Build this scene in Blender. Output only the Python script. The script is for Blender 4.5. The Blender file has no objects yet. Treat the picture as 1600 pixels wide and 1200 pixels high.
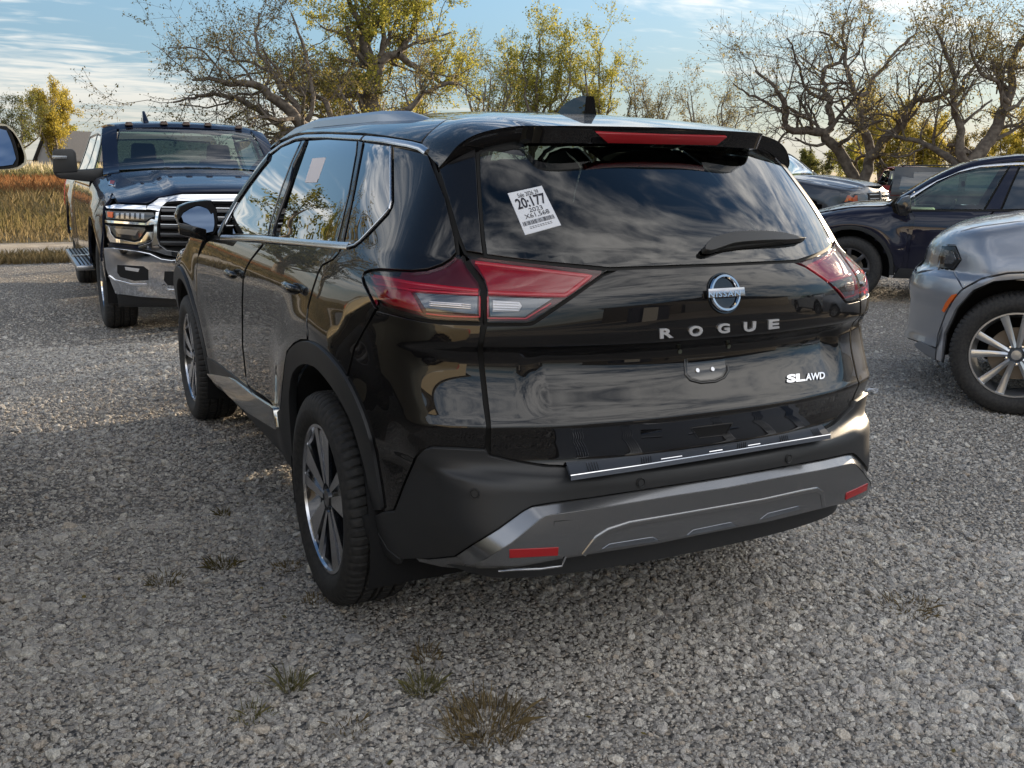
import bpy, bmesh, math, random
import numpy as np
from mathutils import Vector, Matrix
from mathutils.geometry import delaunay_2d_cdt
random.seed(7); RNG=np.random.default_rng(7)
SC=bpy.context.scene; COL=SC.collection
# ------------------------------------------------------------ camera, sky, sun, exposure
cam=bpy.data.cameras.new('camera'); camo=bpy.data.objects.new('camera',cam); COL.objects.link(camo)
camo.location=(-1.7614,-2.05396,1.48919); camo.rotation_euler=(1.3481189,-0.0146989,-0.4737221)
cam.sensor_fit='HORIZONTAL'; cam.sensor_width=36.0; cam.lens=1503.374/1600*36; cam.clip_start=.05; cam.clip_end=3000
SC.camera=camo
SUN_AZ=math.radians(66); SUN_EL=math.radians(9.5)      # azimuth from +y towards +x
W=bpy.data.worlds.new('World'); SC.world=W; W.use_nodes=True
nt=W.node_tree; nt.nodes.clear()
def N(t,ty,**k):
    n=t.nodes.new(ty)
    for a,b in k.items():
        if a.startswith('i_'):
            n.inputs[a[2:]].default_value=b
        else: setattr(n,a,b)
    return n
def L(t,a,b): t.links.new(a,b)
sky=N(nt,'ShaderNodeTexSky',sky_type='NISHITA',sun_disc=False,sun_elevation=SUN_EL,sun_rotation=SUN_AZ,altitude=200.0,air_density=1.0,dust_density=.08,ozone_density=2.5)
tc=N(nt,'ShaderNodeTexCoord'); sep=N(nt,'ShaderNodeSeparateXYZ'); L(nt,tc.outputs['Generated'],sep.inputs[0])
zc=N(nt,'ShaderNodeMath',operation='MAXIMUM'); zc.inputs[1].default_value=0.0; L(nt,sep.outputs[2],zc.inputs[0])
za=N(nt,'ShaderNodeMath',operation='ADD'); za.inputs[1].default_value=0.10; L(nt,zc.outputs[0],za.inputs[0])
def dv(i):
    d=N(nt,'ShaderNodeMath',operation='DIVIDE'); L(nt,sep.outputs[i],d.inputs[0]); L(nt,za.outputs[0],d.inputs[1]); return d
dx,dy=dv(0),dv(1)
cmb=N(nt,'ShaderNodeCombineXYZ'); L(nt,dx.outputs[0],cmb.inputs[0]); L(nt,dy.outputs[0],cmb.inputs[1])
mp=N(nt,'ShaderNodeMapping'); mp.inputs['Rotation'].default_value=(0,0,math.radians(28)); mp.inputs['Scale'].default_value=(.55,1.15,1); mp.inputs['Location'].default_value=(CLX,CLY,0) if 'CLX' in globals() else (7.2,3.2,0)
L(nt,cmb.outputs[0],mp.inputs[0])
n1=N(nt,'ShaderNodeTexNoise'); n1.inputs['Scale'].default_value=.42; n1.inputs['Detail'].default_value=3.0; n1.inputs['Roughness'].default_value=.5
n2=N(nt,'ShaderNodeTexNoise'); n2.inputs['Scale'].default_value=2.6; n2.inputs['Detail'].default_value=9.0; n2.inputs['Roughness'].default_value=.62; n2.inputs['Distortion'].default_value=.5
n3=N(nt,'ShaderNodeTexNoise'); n3.inputs['Scale'].default_value=8.0; n3.inputs['Detail'].default_value=5.0; n3.inputs['Distortion'].default_value=.9
for n in (n1,n2,n3): L(nt,mp.outputs[0],n.inputs['Vector'])
def mth(op,a,b,t=nt):
    m=N(t,'ShaderNodeMath',operation=op)
    for i,v in enumerate((a,b)):
        if isinstance(v,(int,float)): m.inputs[i].default_value=v
        else: L(t,v,m.inputs[i])
    return m.outputs[0]
cs=mth('ADD',mth('MULTIPLY',n1.outputs[0],1.15),mth('ADD',mth('MULTIPLY',n2.outputs[0],.50),mth('MULTIPLY',n3.outputs[0],.34)))
cr=N(nt,'ShaderNodeMapRange',interpolation_type='SMOOTHSTEP'); cr.inputs['From Min'].default_value=.90; cr.inputs['From Max'].default_value=1.16; L(nt,cs,cr.inputs['Value'])
cf=mth('MULTIPLY',mth('MULTIPLY',cr.outputs[0],.80),mth('GREATER_THAN',sep.outputs[2],0.0))
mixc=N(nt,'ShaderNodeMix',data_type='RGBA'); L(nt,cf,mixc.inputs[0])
# pale haze low over the horizon, all the way round
hz=N(nt,'ShaderNodeMapRange',interpolation_type='SMOOTHSTEP'); hz.inputs['From Min'].default_value=.34; hz.inputs['From Max'].default_value=-.02; hz.inputs['To Max'].default_value=.88; L(nt,sep.outputs[2],hz.inputs['Value'])
sd=N(nt,'ShaderNodeVectorMath',operation='DOT_PRODUCT'); L(nt,tc.outputs['Generated'],sd.inputs[0]); sd.inputs[1].default_value=(math.sin(SUN_AZ)*math.cos(SUN_EL),math.cos(SUN_AZ)*math.cos(SUN_EL),math.sin(SUN_EL))
hs=N(nt,'ShaderNodeMapRange',interpolation_type='SMOOTHSTEP'); hs.inputs['From Min'].default_value=.72; hs.inputs['From Max'].default_value=1.0; L(nt,sd.outputs['Value'],hs.inputs['Value'])
lo_=N(nt,'ShaderNodeMapRange',interpolation_type='SMOOTHSTEP'); lo_.inputs['From Min'].default_value=.10; lo_.inputs['From Max'].default_value=.0; L(nt,sep.outputs[2],lo_.inputs['Value'])
hc0=N(nt,'ShaderNodeMix',data_type='RGBA'); hc0.inputs[6].default_value=(1.25,1.95,2.75,1); hc0.inputs[7].default_value=(2.5,2.65,2.55,1); L(nt,lo_.outputs[0],hc0.inputs[0])
hcol=N(nt,'ShaderNodeMix',data_type='RGBA'); hcol.inputs[7].default_value=(3.3,3.15,2.6,1); L(nt,mth('MULTIPLY',hs.outputs[0],.65),hcol.inputs[0]); L(nt,hc0.outputs[2],hcol.inputs[6])
hm=N(nt,'ShaderNodeMix',data_type='RGBA'); L(nt,hz.outputs[0],hm.inputs[0]); L(nt,sky.outputs[0],hm.inputs[6]); L(nt,hcol.outputs[2],hm.inputs[7]); L(nt,hm.outputs[2],mixc.inputs[6]);
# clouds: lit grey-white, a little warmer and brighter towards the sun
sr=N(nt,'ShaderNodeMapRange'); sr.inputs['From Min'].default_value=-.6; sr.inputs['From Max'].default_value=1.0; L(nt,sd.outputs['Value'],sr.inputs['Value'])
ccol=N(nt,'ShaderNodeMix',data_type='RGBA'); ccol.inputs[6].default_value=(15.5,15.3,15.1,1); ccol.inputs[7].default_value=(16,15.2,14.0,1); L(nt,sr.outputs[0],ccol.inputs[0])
# overhead clouds brightened as ambient fill; those near the horizon stay dimmer
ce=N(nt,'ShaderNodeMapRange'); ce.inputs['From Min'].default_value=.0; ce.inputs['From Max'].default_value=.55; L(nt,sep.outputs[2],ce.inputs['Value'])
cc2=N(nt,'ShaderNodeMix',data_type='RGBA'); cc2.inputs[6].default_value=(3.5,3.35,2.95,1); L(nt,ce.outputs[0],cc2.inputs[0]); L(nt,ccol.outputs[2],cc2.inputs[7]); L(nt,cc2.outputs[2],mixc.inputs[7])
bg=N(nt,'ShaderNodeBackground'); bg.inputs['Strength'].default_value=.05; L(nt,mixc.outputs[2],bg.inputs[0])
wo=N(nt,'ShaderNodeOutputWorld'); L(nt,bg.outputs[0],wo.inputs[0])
sl=bpy.data.lights.new('sun','SUN'); sl.energy=3.6; sl.angle=math.radians(.6); sl.color=(1,.80,.56)
so=bpy.data.objects.new('sun',sl); COL.objects.link(so); so.location=(20,20,30)
so.rotation_euler=Vector((math.sin(SUN_AZ)*math.cos(SUN_EL),math.cos(SUN_AZ)*math.cos(SUN_EL),math.sin(SUN_EL))).to_track_quat('Z','Y').to_euler()
SC.view_settings.view_transform='Standard'; SC.view_settings.look='None'; SC.view_settings.gamma=1; SC.view_settings.use_curve_mapping=False
SC.view_settings.exposure=2.02
SC.cycles.max_bounces=8; SC.cycles.transparent_max_bounces=24; SC.cycles.caustics_reflective=False; SC.cycles.caustics_refractive=False
CAM=np.array([-1.7614,-2.05396,1.48919]); ROT=(1.3481189,-0.0146989,-0.4737221); FPX=1503.374
def _R(a):
    cx,cy,cz=np.cos(a);sx,sy,sz=np.sin(a)
    Rx=np.array([[1,0,0],[0,cx,-sx],[0,sx,cx]]);Ry=np.array([[cy,0,sy],[0,1,0],[-sy,0,cy]]);Rz=np.array([[cz,-sz,0],[sz,cz,0],[0,0,1]])
    return Rz@Ry@Rx
CM=_R(ROT)
def rays(px):
    px=np.atleast_2d(np.asarray(px,float))
    d=np.stack([(px[:,0]-800)/FPX,-(px[:,1]-600)/FPX,-np.ones(len(px))],1)@CM.T
    return d/np.linalg.norm(d,axis=1)[:,None]
def projpx(P):
    q=(np.atleast_2d(P)-CAM)@CM; return np.stack([800-FPX*q[:,0]/q[:,2],600+FPX*q[:,1]/q[:,2]],1)
class Sp:
    """natural cubic spline, linear outside"""
    def __init__(s,pts):
        p=np.array(pts,float);s.x=p[:,0];s.y=p[:,1];n=len(p);h=np.diff(s.x);d=np.diff(s.y)/h
        # monotone (Fritsch-Carlson) tangents
        m=np.empty(n);m[0]=d[0];m[-1]=d[-1]
        for i in range(1,n-1):
            if d[i-1]*d[i]<=0: m[i]=0
            else:
                w1=2*h[i]+h[i-1];w2=h[i]+2*h[i-1];m[i]=(w1+w2)/(w1/d[i-1]+w2/d[i])
        y0,y1,m0,m1=s.y[:-1],s.y[1:],m[:-1]*h,m[1:]*h
        s.c=np.stack([np.r_[m[0],0*h,0][:1],[0]],0) if 0 else None
        # coefficients per span, with linear spans added at both ends
        s.A=np.r_[0,2*y0-2*y1+m0+m1,0];s.B=np.r_[0,-3*y0+3*y1-2*m0-m1,0];s.C=np.r_[m[0],m0,m[-1]];s.D=np.r_[s.y[0],y0,s.y[-1]];s.X=np.r_[s.x[0],s.x[:-1],s.x[-1]];s.H=np.r_[1,h,1];s.bins=s.x
    def __call__(s,t):
        i=s.bins.searchsorted(t);u=(t-s.X[i])/s.H[i];return ((s.A[i]*u+s.B[i])*u+s.C[i])*u+s.D[i]
def ss(x,a,b):
    t=np.minimum(np.maximum((x-a)*(1/(b-a)),0),1);return t*t*(3-2*t)
def lse(k,*v):
    m=v[0]
    for q in v[1:]: m=np.maximum(m,q)
    r=0
    for q in v: r=r+np.exp((q-m)*(1/k))
    return m+k*np.log(r)
def march(F,o,d,t0,t1,n=160):
    """first root of F along rays, F>0 outside"""
    o=np.broadcast_to(o,d.shape);ts=np.linspace(t0,t1,n);lo=np.full(len(d),t0);hi=np.full(len(d),np.nan);done=np.zeros(len(d),bool)
    for a,b in zip(ts[:-1],ts[1:]):
        idx=np.where(~done)[0]
        if not len(idx): break
        f=F(o[idx]+d[idx]*b); s=f<0
        lo[idx[s]]=a;hi[idx[s]]=b;done[idx[s]]=True
    h=np.where(done)[0];l=lo[h];u=hi[h]
    for _ in range(22):
        m=(l+u)/2;s=F(o[h]+d[h]*m[:,None])<0;u=np.where(s,m,u);l=np.where(s,l,m)
    t=np.full(len(d),np.nan);t[h]=(l+u)/2
    return t
def grad(F,P,e=1.5e-3):
    g=np.stack([F(P+e*v)-F(P-e*v) for v in np.eye(3)],1);return g/(np.linalg.norm(g,axis=1)[:,None]+1e-12)
# ---------------- hero SUV body ----------------
S_P=Sp([(0,.86),(.3,.885),(.6,.902),(1.0,.915),(2,.912),(3,.912),(3.7,.915),(4.1,.897),(4.45,.83),(4.65,.74)])
S_V=Sp([(.15,-.14),(.25,-.075),(.35,-.045),(.5,-.03),(.65,-.016),(.8,-.004),(.95,0),(1.05,-.004),(1.12,-.016),(1.18,-.036),(1.26,-.075),(1.35,-.118),(1.45,-.17),(1.55,-.226),(1.62,-.275),(1.7,-.34)])
S_G=Sp([(0,-.14),(.25,-.09),(.6,-.035),(1.1,0),(2.4,0),(3.2,-.05),(3.8,-.11)])
S_Y=Sp([(.15,.22),(.25,.13),(.3,.085),(.36,.055),(.45,.035),(.55,.03),(.64,.030),(.665,.036),(.69,.074),(.71,.080),(.76,.070),(.79,.058),(.805,.052),(.83,.062),(.97,.098),(1.0,.09),(1.03,.064),(1.07,.060),(1.12,.062),(1.15,.068),(1.20,.090),(1.22,.103),(1.24,.115),(1.57,.445),(1.62,.5)])
S_C=Sp([(.2,.06),(.5,.08),(.7,.11),(1.0,.13),(1.15,.15),(1.25,.20),(1.6,.16)])
S_T=Sp([(0,1.60),(.25,1.632),(.5,1.652),(.9,1.672),(1.5,1.69),(2.2,1.69),(2.7,1.65),(2.95,1.605),(3.3,1.42),(3.75,1.16),(3.9,1.12),(4.3,1.03),(4.5,.95),(4.6,.8)])
def F_suv(P):
    x,y,z=P[:,0],P[:,1],P[:,2];a=np.sqrt(x*x+1e-6)
    g=ss(z,1.12,1.55)
    W=S_P(y)+S_V(z)+S_G(y)*g-.038*ss(y,.75,.1)*(1-ss(z,1.05,1.14))*ss(z,.66,.72)-.088*ss(y,.75,.1)*(1-ss(z,.66,.72))-.09*ss(y,.6,.1)*ss(z,.55,.3)
    for yc in (1.02,3.725):
        r=np.sqrt((y-yc)**2+(z-.37)**2);W=W+.016*np.exp(-((r-.56)/.10)**2)
    fs=(a-W)/1.12
    Yr=S_Y(z)+S_C(z)*(a/.67)**2.4
    # number plate recess
    m=ss(a,.60,.50)*ss(z,.812,.825)*(1-ss(z,.985,1.02))
    Yr=Yr+.035*m*ss(z,.80,.97)
    fr=(Yr-y)/(1.05+.35*ss(z,1.2,1.26))
    T=S_T(y)-.085*(a/.7)**2.6*ss(y,4.8,3.8)
    ft=(z-T)/1.08
    fu=(.355-.09*ss(y,.1,.7)-z)
    ff=y-(4.62-.25*(a/.8)**3)
    k=.030+.012*(1-ss(z,.6,.75))
    return lse(k,fs,fr,ft,fu,ff)+.0
# ------------------------------------------------------------ materials
MAT={}
def mat(name,col=(.5,.5,.5),rough=.5,metal=0.,coat=0.,spec=.5,alpha=None,emit=None):
    if name in MAT: return MAT[name]
    m=bpy.data.materials.new(name); m.use_nodes=True; b=m.node_tree.nodes['Principled BSDF']
    b.inputs['Base Color'].default_value=(*col,1); b.inputs['Roughness'].default_value=rough; b.inputs['Metallic'].default_value=metal
    b.inputs['Coat Weight'].default_value=coat; b.inputs['Coat Roughness'].default_value=.02; b.inputs['Specular IOR Level'].default_value=spec
    if emit: b.inputs['Emission Color'].default_value=(*emit[:3],1); b.inputs['Emission Strength'].default_value=emit[3]
    MAT[name]=m; return m
def bsdf(m): return m.node_tree.nodes['Principled BSDF']
def add_bump(m,scale,strength,dist=.01,detail=4,coord='Object',rough=None,colvar=None,stretch=None):
    t=m.node_tree; b=bsdf(m); tc=N(t,'ShaderNodeTexCoord'); no=N(t,'ShaderNodeTexNoise'); no.inputs['Scale'].default_value=scale; no.inputs['Detail'].default_value=detail
    src=tc.outputs[coord]
    if stretch:
        mp=N(t,'ShaderNodeMapping'); mp.inputs['Scale'].default_value=stretch; L(t,src,mp.inputs[0]); src=mp.outputs[0]
    L(t,src,no.inputs['Vector'])
    bu=N(t,'ShaderNodeBump'); bu.inputs['Strength'].default_value=strength; bu.inputs['Distance'].default_value=dist
    L(t,no.outputs[0],bu.inputs['Height']); L(t,bu.outputs[0],b.inputs['Normal'])
    if rough:
        r=N(t,'ShaderNodeMapRange'); r.inputs['To Min'].default_value=rough[0]; r.inputs['To Max'].default_value=rough[1]; L(t,no.outputs[0],r.inputs[0]); L(t,r.outputs[0],b.inputs['Roughness'])
    if colvar:
        mx=N(t,'ShaderNodeMix',data_type='RGBA'); mx.inputs[6].default_value=(*colvar[0],1); mx.inputs[7].default_value=(*colvar[1],1)
        r=N(t,'ShaderNodeMapRange'); r.inputs['From Min'].default_value=.35; r.inputs['From Max'].default_value=.65; L(t,no.outputs[0],r.inputs[0]); L(t,r.outputs[0],mx.inputs[0]); L(t,mx.outputs[2],b.inputs['Base Color'])
    return m
def paint(name,col,metal=.0,dust=.06,ior=1.45):
    """clear-coated car paint with a light uneven film of dust"""
    if name in MAT: return MAT[name]
    m=mat(name,col,.35,metal,1.0,spec=.5 if metal>.1 else .05); t=m.node_tree; b=bsdf(m); b.inputs['Coat Roughness'].default_value=.0; b.inputs['Coat IOR'].default_value=ior
    tc=N(t,'ShaderNodeTexCoord'); no=N(t,'ShaderNodeTexNoise'); no.inputs['Scale'].default_value=5.0; no.inputs['Detail'].default_value=6.0; L(t,tc.outputs['Object'],no.inputs['Vector'])
    fi=N(t,'ShaderNodeTexNoise'); fi.inputs['Scale'].default_value=420.0; fi.inputs['Detail'].default_value=2.0; L(t,tc.outputs['Object'],fi.inputs['Vector'])
    geo=N(t,'ShaderNodeSeparateXYZ'); L(t,tc.outputs['Object'],geo.inputs[0])
    lo=N(t,'ShaderNodeMapRange'); lo.inputs['From Min'].default_value=1.0; lo.inputs['From Max'].default_value=.3; lo.inputs['To Min'].default_value=.25; lo.inputs['To Max'].default_value=1.0; L(t,geo.outputs[2],lo.inputs[0])
    f1=mth('MULTIPLY',mth('MULTIPLY',no.outputs[0],fi.outputs[0],t),lo.outputs[0],t); f=mth('MULTIPLY',f1,dust*4,t)
    mx=N(t,'ShaderNodeMix',data_type='RGBA'); mx.inputs[6].default_value=(*col,1); mx.inputs[7].default_value=(.30,.27,.23,1); L(t,f,mx.inputs[0]); L(t,mx.outputs[2],b.inputs['Base Color'])
    cw=mth('SUBTRACT',1.0,mth('MULTIPLY',f,.8,t),t); L(t,cw,b.inputs['Coat Weight'])
    cr=mth('MULTIPLY',f,.25,t); L(t,cr,b.inputs['Coat Roughness'])
    return m
def glassmat(name,tint,ior=1.5,gr=.0,k=2.0):
    """thin pane: tinted see-through plus mirror reflection by Fresnel"""
    if name in MAT: return MAT[name]
    m=bpy.data.materials.new(name); m.use_nodes=True; t=m.node_tree; t.nodes.clear()
    tr=N(t,'ShaderNodeBsdfTransparent'); tr.inputs[0].default_value=(*tint,1)
    gl=N(t,'ShaderNodeBsdfGlossy'); gl.inputs['Roughness'].default_value=gr; gl.inputs[0].default_value=(1,1,1,1)
    fr=N(t,'ShaderNodeFresnel'); fr.inputs[0].default_value=ior
    f2=mth('MULTIPLY',fr.outputs[0],k,t); f3=mth('MINIMUM',f2,1.0,t)
    mx=N(t,'ShaderNodeMixShader'); L(t,f3,mx.inputs[0]); L(t,tr.outputs[0],mx.inputs[1]); L(t,gl.outputs[0],mx.inputs[2])
    o=N(t,'ShaderNodeOutputMaterial'); L(t,mx.outputs[0],o.inputs[0]); MAT[name]=m; return m
P_BLACK=paint('black_paint',(.003,.003,.004),0,.035,1.52)
M_SEAL=mat('black_rubber_seal',(.004,.004,.004),.8)
M_PLASTIC=add_bump(mat('dark_grain_plastic',(.022,.023,.025),.48),700,.15,.0006,2,rough=(.40,.6))
M_CHROME=mat('chrome',(.72,.74,.78),.06,1.0)
M_SATIN=mat('satin_grey_metal_paint',(.25,.255,.265),.22,.85,.3)
M_RAIL=mat('roof_rail_metal',(.42,.44,.47),.28,.9)
M_SIDEGLASS=glassmat('dark_privacy_glass',(.03,.035,.035),1.62)
M_FRONTGLASS=glassmat('green_tinted_glass',(.50,.66,.57),1.5)
M_DIMGLASS=glassmat('darker_windscreen_glass',(.26,.34,.29),1.5)
M_REARGLASS=glassmat('smoked_rear_glass',(.16,.21,.19),1.5,k=1.6)
M_LENS=glassmat('clear_lens',(.95,.93,.93),1.45,k=1.0)
M_REDLENS=glassmat('red_lens',(.75,.04,.05),1.5)
M_RED=mat('red_light_plastic',(.38,.006,.018),.2,0,.6)
M_REDBRIGHT=mat('bright_red_light_bar',(.62,.010,.03),.25,0,.6)
M_DARKRED=mat('dark_red_housing',(.10,.008,.016),.35)
M_LAMPGREY=mat('lamp_reflector',(.42,.44,.46),.25,.7)
M_DARK=mat('black_void_trim',(.006,.006,.007),.9)
M_CABIN=mat('cabin_trim',(.02,.021,.023),.8)
M_TYRE=add_bump(mat('tyre_rubber',(.016,.016,.017),.75),60,.25,.002,5,colvar=((.014,.014,.015),(.034,.032,.030)))
M_ALLOY=mat('machined_alloy',(.62,.63,.66),.2,1.0)
M_ALLOYDARK=mat('dark_alloy_paint',(.02,.021,.026),.18,.5,.8)
M_ORANGE=mat('amber_lens',(.75,.13,.01),.2,0,.5)
M_PAPER=mat('white_label_paper',(.62,.64,.68),.6)
M_INK=mat('printing_ink',(.01,.01,.02),.6)
# ------------------------------------------------------------ mesh helpers
def mk(name,V,Fc,m,parent=None,normals=None,smooth=True,matidx=None):
    me=bpy.data.meshes.new(name); V=np.asarray(V,np.float32)
    sizes=np.array([len(f) for f in Fc],np.int32) if not isinstance(Fc,np.ndarray) else np.full(len(Fc),Fc.shape[1],np.int32)
    idx=np.concatenate([np.asarray(f,np.int32) for f in Fc]) if not isinstance(Fc,np.ndarray) else Fc.astype(np.int32).ravel()
    me.vertices.add(len(V)); me.vertices.foreach_set('co',V.ravel())
    me.loops.add(len(idx)); me.loops.foreach_set('vertex_index',idx)
    me.polygons.add(len(sizes)); st=np.concatenate([[0],np.cumsum(sizes)[:-1]]).astype(np.int32)
    me.polygons.foreach_set('loop_start',st)
    ms=m if isinstance(m,(list,tuple)) else [m]
    for q in ms: me.materials.append(q)
    if matidx is not None: me.polygons.foreach_set('material_index',np.asarray(matidx,np.int32))
    me.polygons.foreach_set('use_smooth',np.full(len(sizes),bool(smooth)))
    me.update(); me.validate(clean_customdata=False)
    if normals is not None and len(me.vertices)==len(normals): me.normals_split_custom_set_from_vertices(np.asarray(normals,np.float32))
    o=bpy.data.objects.new(name,me); COL.objects.link(o)
    if parent is not None: o.parent=parent
    return o
def thing(name,label,cat,loc=(0,0,0),rz=0,group=None):
    o=bpy.data.objects.new(name,None); COL.objects.link(o); o.location=loc; o.rotation_euler=(0,0,rz); o.empty_display_size=.2
    o['label']=label; o['category']=cat
    if group: o['group']=group
    return o
def tag(o,label=None,cat=None,group=None,kind=None):
    if label: o['label']=label
    if cat: o['category']=cat
    if group: o['group']=group
    if kind: o['kind']=kind
    return o
class MB:
    """collects simple solids into one mesh"""
    def __init__(s): s.V=[];s.F=[];s.n=0;s.mi=[]
    def add(s,V,F,mi=0):
        V=np.asarray(V,float); s.V.append(V)
        for f in F: s.F.append([i+s.n for i in f]); s.mi.append(mi)
        s.n+=len(V); return s
    def box(s,c,d,rz=0,mi=0,taper=1.0,R=None):
        a=np.array([(x,y,z) for z in (-1,1) for y in (-1,1) for x in (-1,1)],float)*np.array(d)/2
        a[4:,:2]*=taper
        if R is None:
            cz,sz=math.cos(rz),math.sin(rz); R=np.array([[cz,-sz,0],[sz,cz,0],[0,0,1]])
        return s.add(a@np.asarray(R).T+np.array(c),[(0,2,3,1),(4,5,7,6),(0,1,5,4),(2,6,7,3),(0,4,6,2),(1,3,7,5)],mi)
    def tube(s,pts,r,seg=8,mi=0,caps=True):
        P=np.asarray(pts,float);n=len(P);r=np.broadcast_to(np.asarray(r,float),(n,))
        T=np.gradient(P,axis=0);T/=np.linalg.norm(T,axis=1)[:,None]+1e-9
        up=np.array([0,0,1.]) if abs(T[0][2])<.9 else np.array([1.,0,0]); V=[]
        u=np.cross(T[0],up);u/=np.linalg.norm(u)
        for i in range(n):
            u=u-T[i]*(u@T[i]);u/=np.linalg.norm(u)+1e-9;v=np.cross(T[i],u)
            a=np.linspace(0,2*math.pi,seg,endpoint=False);V.append(P[i]+r[i]*(np.cos(a)[:,None]*u+np.sin(a)[:,None]*v))
        F=[(i*seg+j,i*seg+(j+1)%seg,(i+1)*seg+(j+1)%seg,(i+1)*seg+j) for i in range(n-1) for j in range(seg)]
        if caps: F+= [tuple(range(seg))[::-1],tuple((n-1)*seg+j for j in range(seg))]
        return s.add(np.concatenate(V),F,mi)
    def prism(s,poly,vec,mi=0):
        """closed polygon (3D, planar-ish) extruded by vec, solid"""
        P=np.asarray(poly,float);n=len(P)
        return s.add(np.concatenate([P,P+np.asarray(vec,float)]),[tuple(range(n))[::-1],tuple(range(n,2*n))]+[(i,(i+1)%n,n+(i+1)%n,n+i) for i in range(n)],mi)
    def loft(s,rings,mi=0,caps=True,closed=True):
        n=len(rings[0]);V=np.concatenate([np.asarray(r,float) for r in rings]);F=[]
        for i in range(len(rings)-1):
            for j in range(n if closed else n-1):
                F.append((i*n+j,i*n+(j+1)%n,(i+1)*n+(j+1)%n,(i+1)*n+j))
        if caps: F+=[tuple(range(n))[::-1],tuple((len(rings)-1)*n+j for j in range(n))]
        return s.add(V,F,mi)
    def lathe(s,prof,c,axis='x',seg=48,mi=0):
        """profile of (along-axis, radius) turned about x"""
        V=[]
        for t,r in prof:
            a=np.linspace(0,2*math.pi,seg,endpoint=False)
            V.append(np.stack([np.full(seg,t),r*np.cos(a),r*np.sin(a)],1)+np.array(c))
        F=[(i*seg+j,i*seg+(j+1)%seg,(i+1)*seg+(j+1)%seg,(i+1)*seg+j) for i in range(len(prof)-1) for j in range(seg)]
        return s.add(np.concatenate(V),F,mi)
    def build(s,name,m,parent=None,smooth=False,bevel=0,auto=None):
        o=mk(name,np.concatenate(s.V),s.F,m,parent,smooth=smooth or auto is not None,matidx=s.mi)
        bm=bmesh.new();bm.from_mesh(o.data);bmesh.ops.recalc_face_normals(bm,faces=bm.faces)
        if bevel:
            ed=[e for e in bm.edges if len(e.link_faces)==2 and e.calc_face_angle(0)>math.radians(28)]
            bmesh.ops.bevel(bm,geom=ed,offset=bevel,segments=2,affect='EDGES',profile=.5,clamp_overlap=True)
            for f in bm.faces: f.smooth=True
            auto=auto or 40
        if auto is not None:
            for e in bm.edges: e.smooth = not (len(e.link_faces)==2 and e.calc_face_angle(0)>math.radians(auto))
        bm.to_mesh(o.data);bm.free();return o
def inpoly(P,poly):
    x,y=P[:,0],P[:,1];r=np.zeros(len(P),bool);n=len(poly);j=n-1
    for i in range(n):
        xi,yi=poly[i];xj,yj=poly[j]
        c=((yi>y)!=(yj>y))
        if yi!=yj: r^=c&(x<(xj-xi)*(y-yi)/(yj-yi)+xi)
        j=i
    return r
def segdist(P,poly):
    d=np.full(len(P),1e9);n=len(poly)
    for i in range(n):
        a=poly[i];b=poly[(i+1)%n];ab=b-a;L2=(ab@ab)+1e-12;t=np.clip(((P-a)@ab)/L2,0,1)
        d=np.minimum(d,np.hypot(*(P-a-t[:,None]*ab).T))
    return d
def densify(P,h,closed=True):
    P=np.asarray(P,float);o=[];n=len(P)
    for i in range(n if closed else n-1):
        a=P[i];b=P[(i+1)%n];k=max(1,int(np.ceil(np.linalg.norm(b-a)/h)));o+= [a+(b-a)*t/k for t in range(k)]
    if not closed:o.append(P[-1])
    return np.array(o)
def smooth_px(P,it=1,closed=True):
    """corner-preserving Chaikin: only blunt corners are rounded"""
    P=[np.array(p,float) for p in P]
    for _ in range(it):
        o=[];n=len(P)
        for i in range(n):
            p=P[i]
            if not closed and i in (0,n-1): o.append(p);continue
            a=P[i-1]-p;b=P[(i+1)%n]-p;c=(a@b)/(np.linalg.norm(a)*np.linalg.norm(b)+1e-9)
            if c<-.75: o+=[p+a*.22,p+b*.22]
            else:o.append(p)
        P=o
    return np.array(P)
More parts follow.
